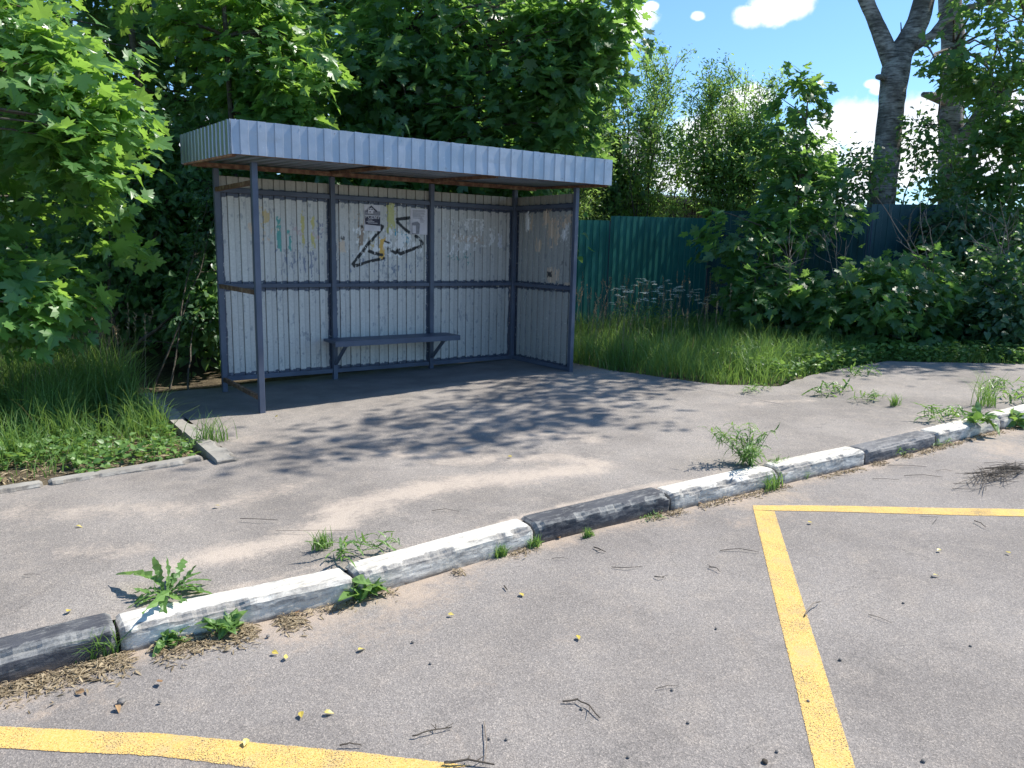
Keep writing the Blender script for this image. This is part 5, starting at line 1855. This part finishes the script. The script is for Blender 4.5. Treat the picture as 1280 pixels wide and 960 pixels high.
def twig(pts_px, off, r, label, mat='twigdark', lift=.006, sub=0, seed=1, group=None):
    rr = random.Random(seed)
    P = [at_ground(x, y, off) + np.array([0, 0, r + .006 + (lift if 0 < i < len(pts_px) - 1 else 0)]) for i, (x, y) in enumerate(pts_px)]
    r *= .72
    c = P[0].copy()
    P = [p - c for p in P]
    Q = []
    for i in range(len(P) - 1):
        for j in range(3):
            t = j / 3
            Q.append(P[i] * (1 - t) + P[i + 1] * t + np.array([rr.uniform(-1, 1), rr.uniform(-1, 1), 0]) * r * .8)
    Q.append(P[-1])
    m = MB(); m.tube(Q, [r * (1 - .5 * i / len(Q)) for i in range(len(Q))], 6)
    for k in range(sub):
        s0 = Q[rr.randrange(1, len(Q) - 1)]
        m.tube([s0, s0 + np.array([rr.uniform(-.04, .04), rr.uniform(-.04, .04), .003])], [r * .5, r * .3], 5)
    o = m.build('twig', M[mat]); o.location = tuple(c)
    return tag(o, label, 'twig', group or 'twigs lying on the asphalt')


twig([(704, 880), (722, 880), (736, 887), (750, 901)], -.1, .0045, 'curved dark twig on the road, bent like a hook', sub=2)
twig([(515, 924), (535, 919), (565, 912)], -.1, .004, 'dark forked twig near the bottom edge of the road, left of centre', sub=3, seed=2)
twig([(425, 935), (438, 934), (452, 935)], -.1, .004, 'short dark twig just above the left yellow line', seed=3)
twig([(605, 905), (608, 930), (606, 955)], -.1, .003, 'thin pale upright looking twig at the bottom edge', 'twig', seed=4)
twig([(1006, 772), (1016, 762), (1024, 755)], -.1, .005, 'pale bent twig resting across the edge of the long yellow line', 'twig', .02, 1, 5)
twig([(555, 958), (585, 956), (618, 960)], -.1, .006, 'brown twig lying at the end of the left yellow line', sub=3, seed=6)
twig([(742, 686), (750, 690), (757, 692)], -.1, .005, 'short brown twig on the road below the middle black kerb stone', sub=1, seed=7)
twig([(765, 711), (785, 713), (803, 710)], -.1, .003, 'thin long twig on the road below the middle black kerb stone', seed=8)
twig([(818, 723), (825, 725), (830, 724)], -.1, .004, 'stubby dark twig left of the long yellow line', sub=1, seed=9)
twig([(630, 735), (634, 740)], -.1, .005, 'tiny dark twig beside a yellow leaf in mid road', seed=10)
twig([(886, 711), (895, 713), (900, 717)], -.1, .004, 'small brown twig just left of the long yellow line', sub=1, seed=11)
twig([(820, 863), (835, 861), (848, 860)], -.1, .002, 'hair thin twig left of the lower part of the yellow line', seed=12)
twig([(1150, 647), (1172, 649), (1165, 657)], -.1, .002, 'hair thin bent stalk under the far yellow line', seed=13)
twig([(1218, 653), (1226, 657), (1232, 661)], -.1, .004, 'short dark twig under the far yellow line near the right edge', seed=14)
twig([(1085, 770), (1100, 776), (1115, 781)], -.1, .002, 'hair thin twig right of the long yellow line', seed=15)
twig([(345, 665), (400, 666), (440, 665)], 0., .002, 'hair thin stalk on the sandy pavement', 'twig', seed=16)
for i, (x, y) in enumerate(((1040, 595), (1090, 600), (1130, 596), (1170, 590), (1190, 612), (1110, 583), (690, 700), (540, 640), (300, 650), (30, 720), (1230, 580), (900, 690))):
    dx = 10 + 7 * (i % 3)
    twig([(x, y), (x + dx, y + 2 - (i % 4)), (x + dx * 2, y + (i % 3))], -.1 if y > 640 - .22 * (x - 640) + 20 else 0., .002 + .0006 * (i % 3), 'thin dark needle like twig lying loose on the asphalt',
         seed=30 + i, group='fine twigs scattered on the asphalt')
# heap of dry pine needles and twigs at the right edge
p = at_ground(1252, 594, -.1)
rr = random.Random(3)
m = MB()
for i in range(130):
    a = rr.gauss(0.0, .45); L = rr.uniform(.08, .3)
    c = np.array([rr.gauss(0, .2), rr.gauss(0, .05), 0])
    z = max(.004, .035 * math.exp(-(c[0] ** 2) / .04 - c[1] ** 2 / .01) * rr.random() + .004)
    d_ = np.array([cos(a), sin(a), rr.uniform(-.05, .08)]) * L / 2
    m.tube([c - d_ + [0, 0, z + .012], c + [0, 0, z + .016], c + d_ + [0, 0, z + .012]], [.0015, .0022, .001], 4)
o = m.build('twig_heap', M['twigdark']); o.location = tuple(p)
tag(o, 'flat heap of dry needles and brush on the road at the right edge', 'debris', kind='stuff')

# pebbles and dark crumbs
rr = random.Random(17)
def pebble(px, py, r, label, mat='stone', off=-.1):
    p = at_ground(px, py, off)
    import bmesh
    bm = bmesh.new(); bmesh.ops.create_icosphere(bm, subdivisions=2, radius=r)
    for v in bm.verts:
        k = 1 + .35 * (vnoise(v.co.x / r * 1.7 + px, v.co.y / r * 1.7 + v.co.z / r, 3) - .5)
        v.co *= float(k); v.co.z *= .6
    me = bpy.data.meshes.new('pebble'); bm.to_mesh(me); bm.free(); me.materials.append(M[mat])
    o = bpy.data.objects.new('pebble', me); COL.objects.link(o); o.location = (p[0], p[1], p[2] + r * .35 + .004)
    tag(o, label, 'pebble', 'pebbles on the asphalt')
pebble(956, 954, .010, 'black pebble at the bottom edge, left of the long yellow line', 'twigdark')
pebble(152, 879, .015, 'brownish lump on the road above the left yellow line')
for i, (x, y, r) in enumerate(((611, 925, .006), (633, 926, .006), (200, 879, .007), (516, 804, .007), (538, 831, .006), (727, 888, .007), (840, 864, .006), (1050, 826, .007), (1154, 953, .008), (895, 787, .006),
                              (1010, 878, .006), (971, 941, .006), (860, 905, .006), (1213, 809, .006), (1129, 755, .006), (785, 948, .006), (310, 800, .008), (335, 797, .008), (1165, 722, .007))):
    pebble(x, y, r, 'tiny dark pebble lying loose on the road asphalt')
# scrap of pale plastic on the left verge and a stone on the soil
p = at_ground(206, 516, 0)
sc_v, sc_f = T_BIG
o = mesh_np('plastic_scrap', sc_v * .11 * [1, 1, 2.5] + [0, 0, .06], sc_f, M['litterbag']); o.location = tuple(p)
o.modifiers.new('t', 'SOLIDIFY').thickness = .001
tag(o, 'crumpled pale blue plastic scrap in the grass beside the bare kerb', 'litter')
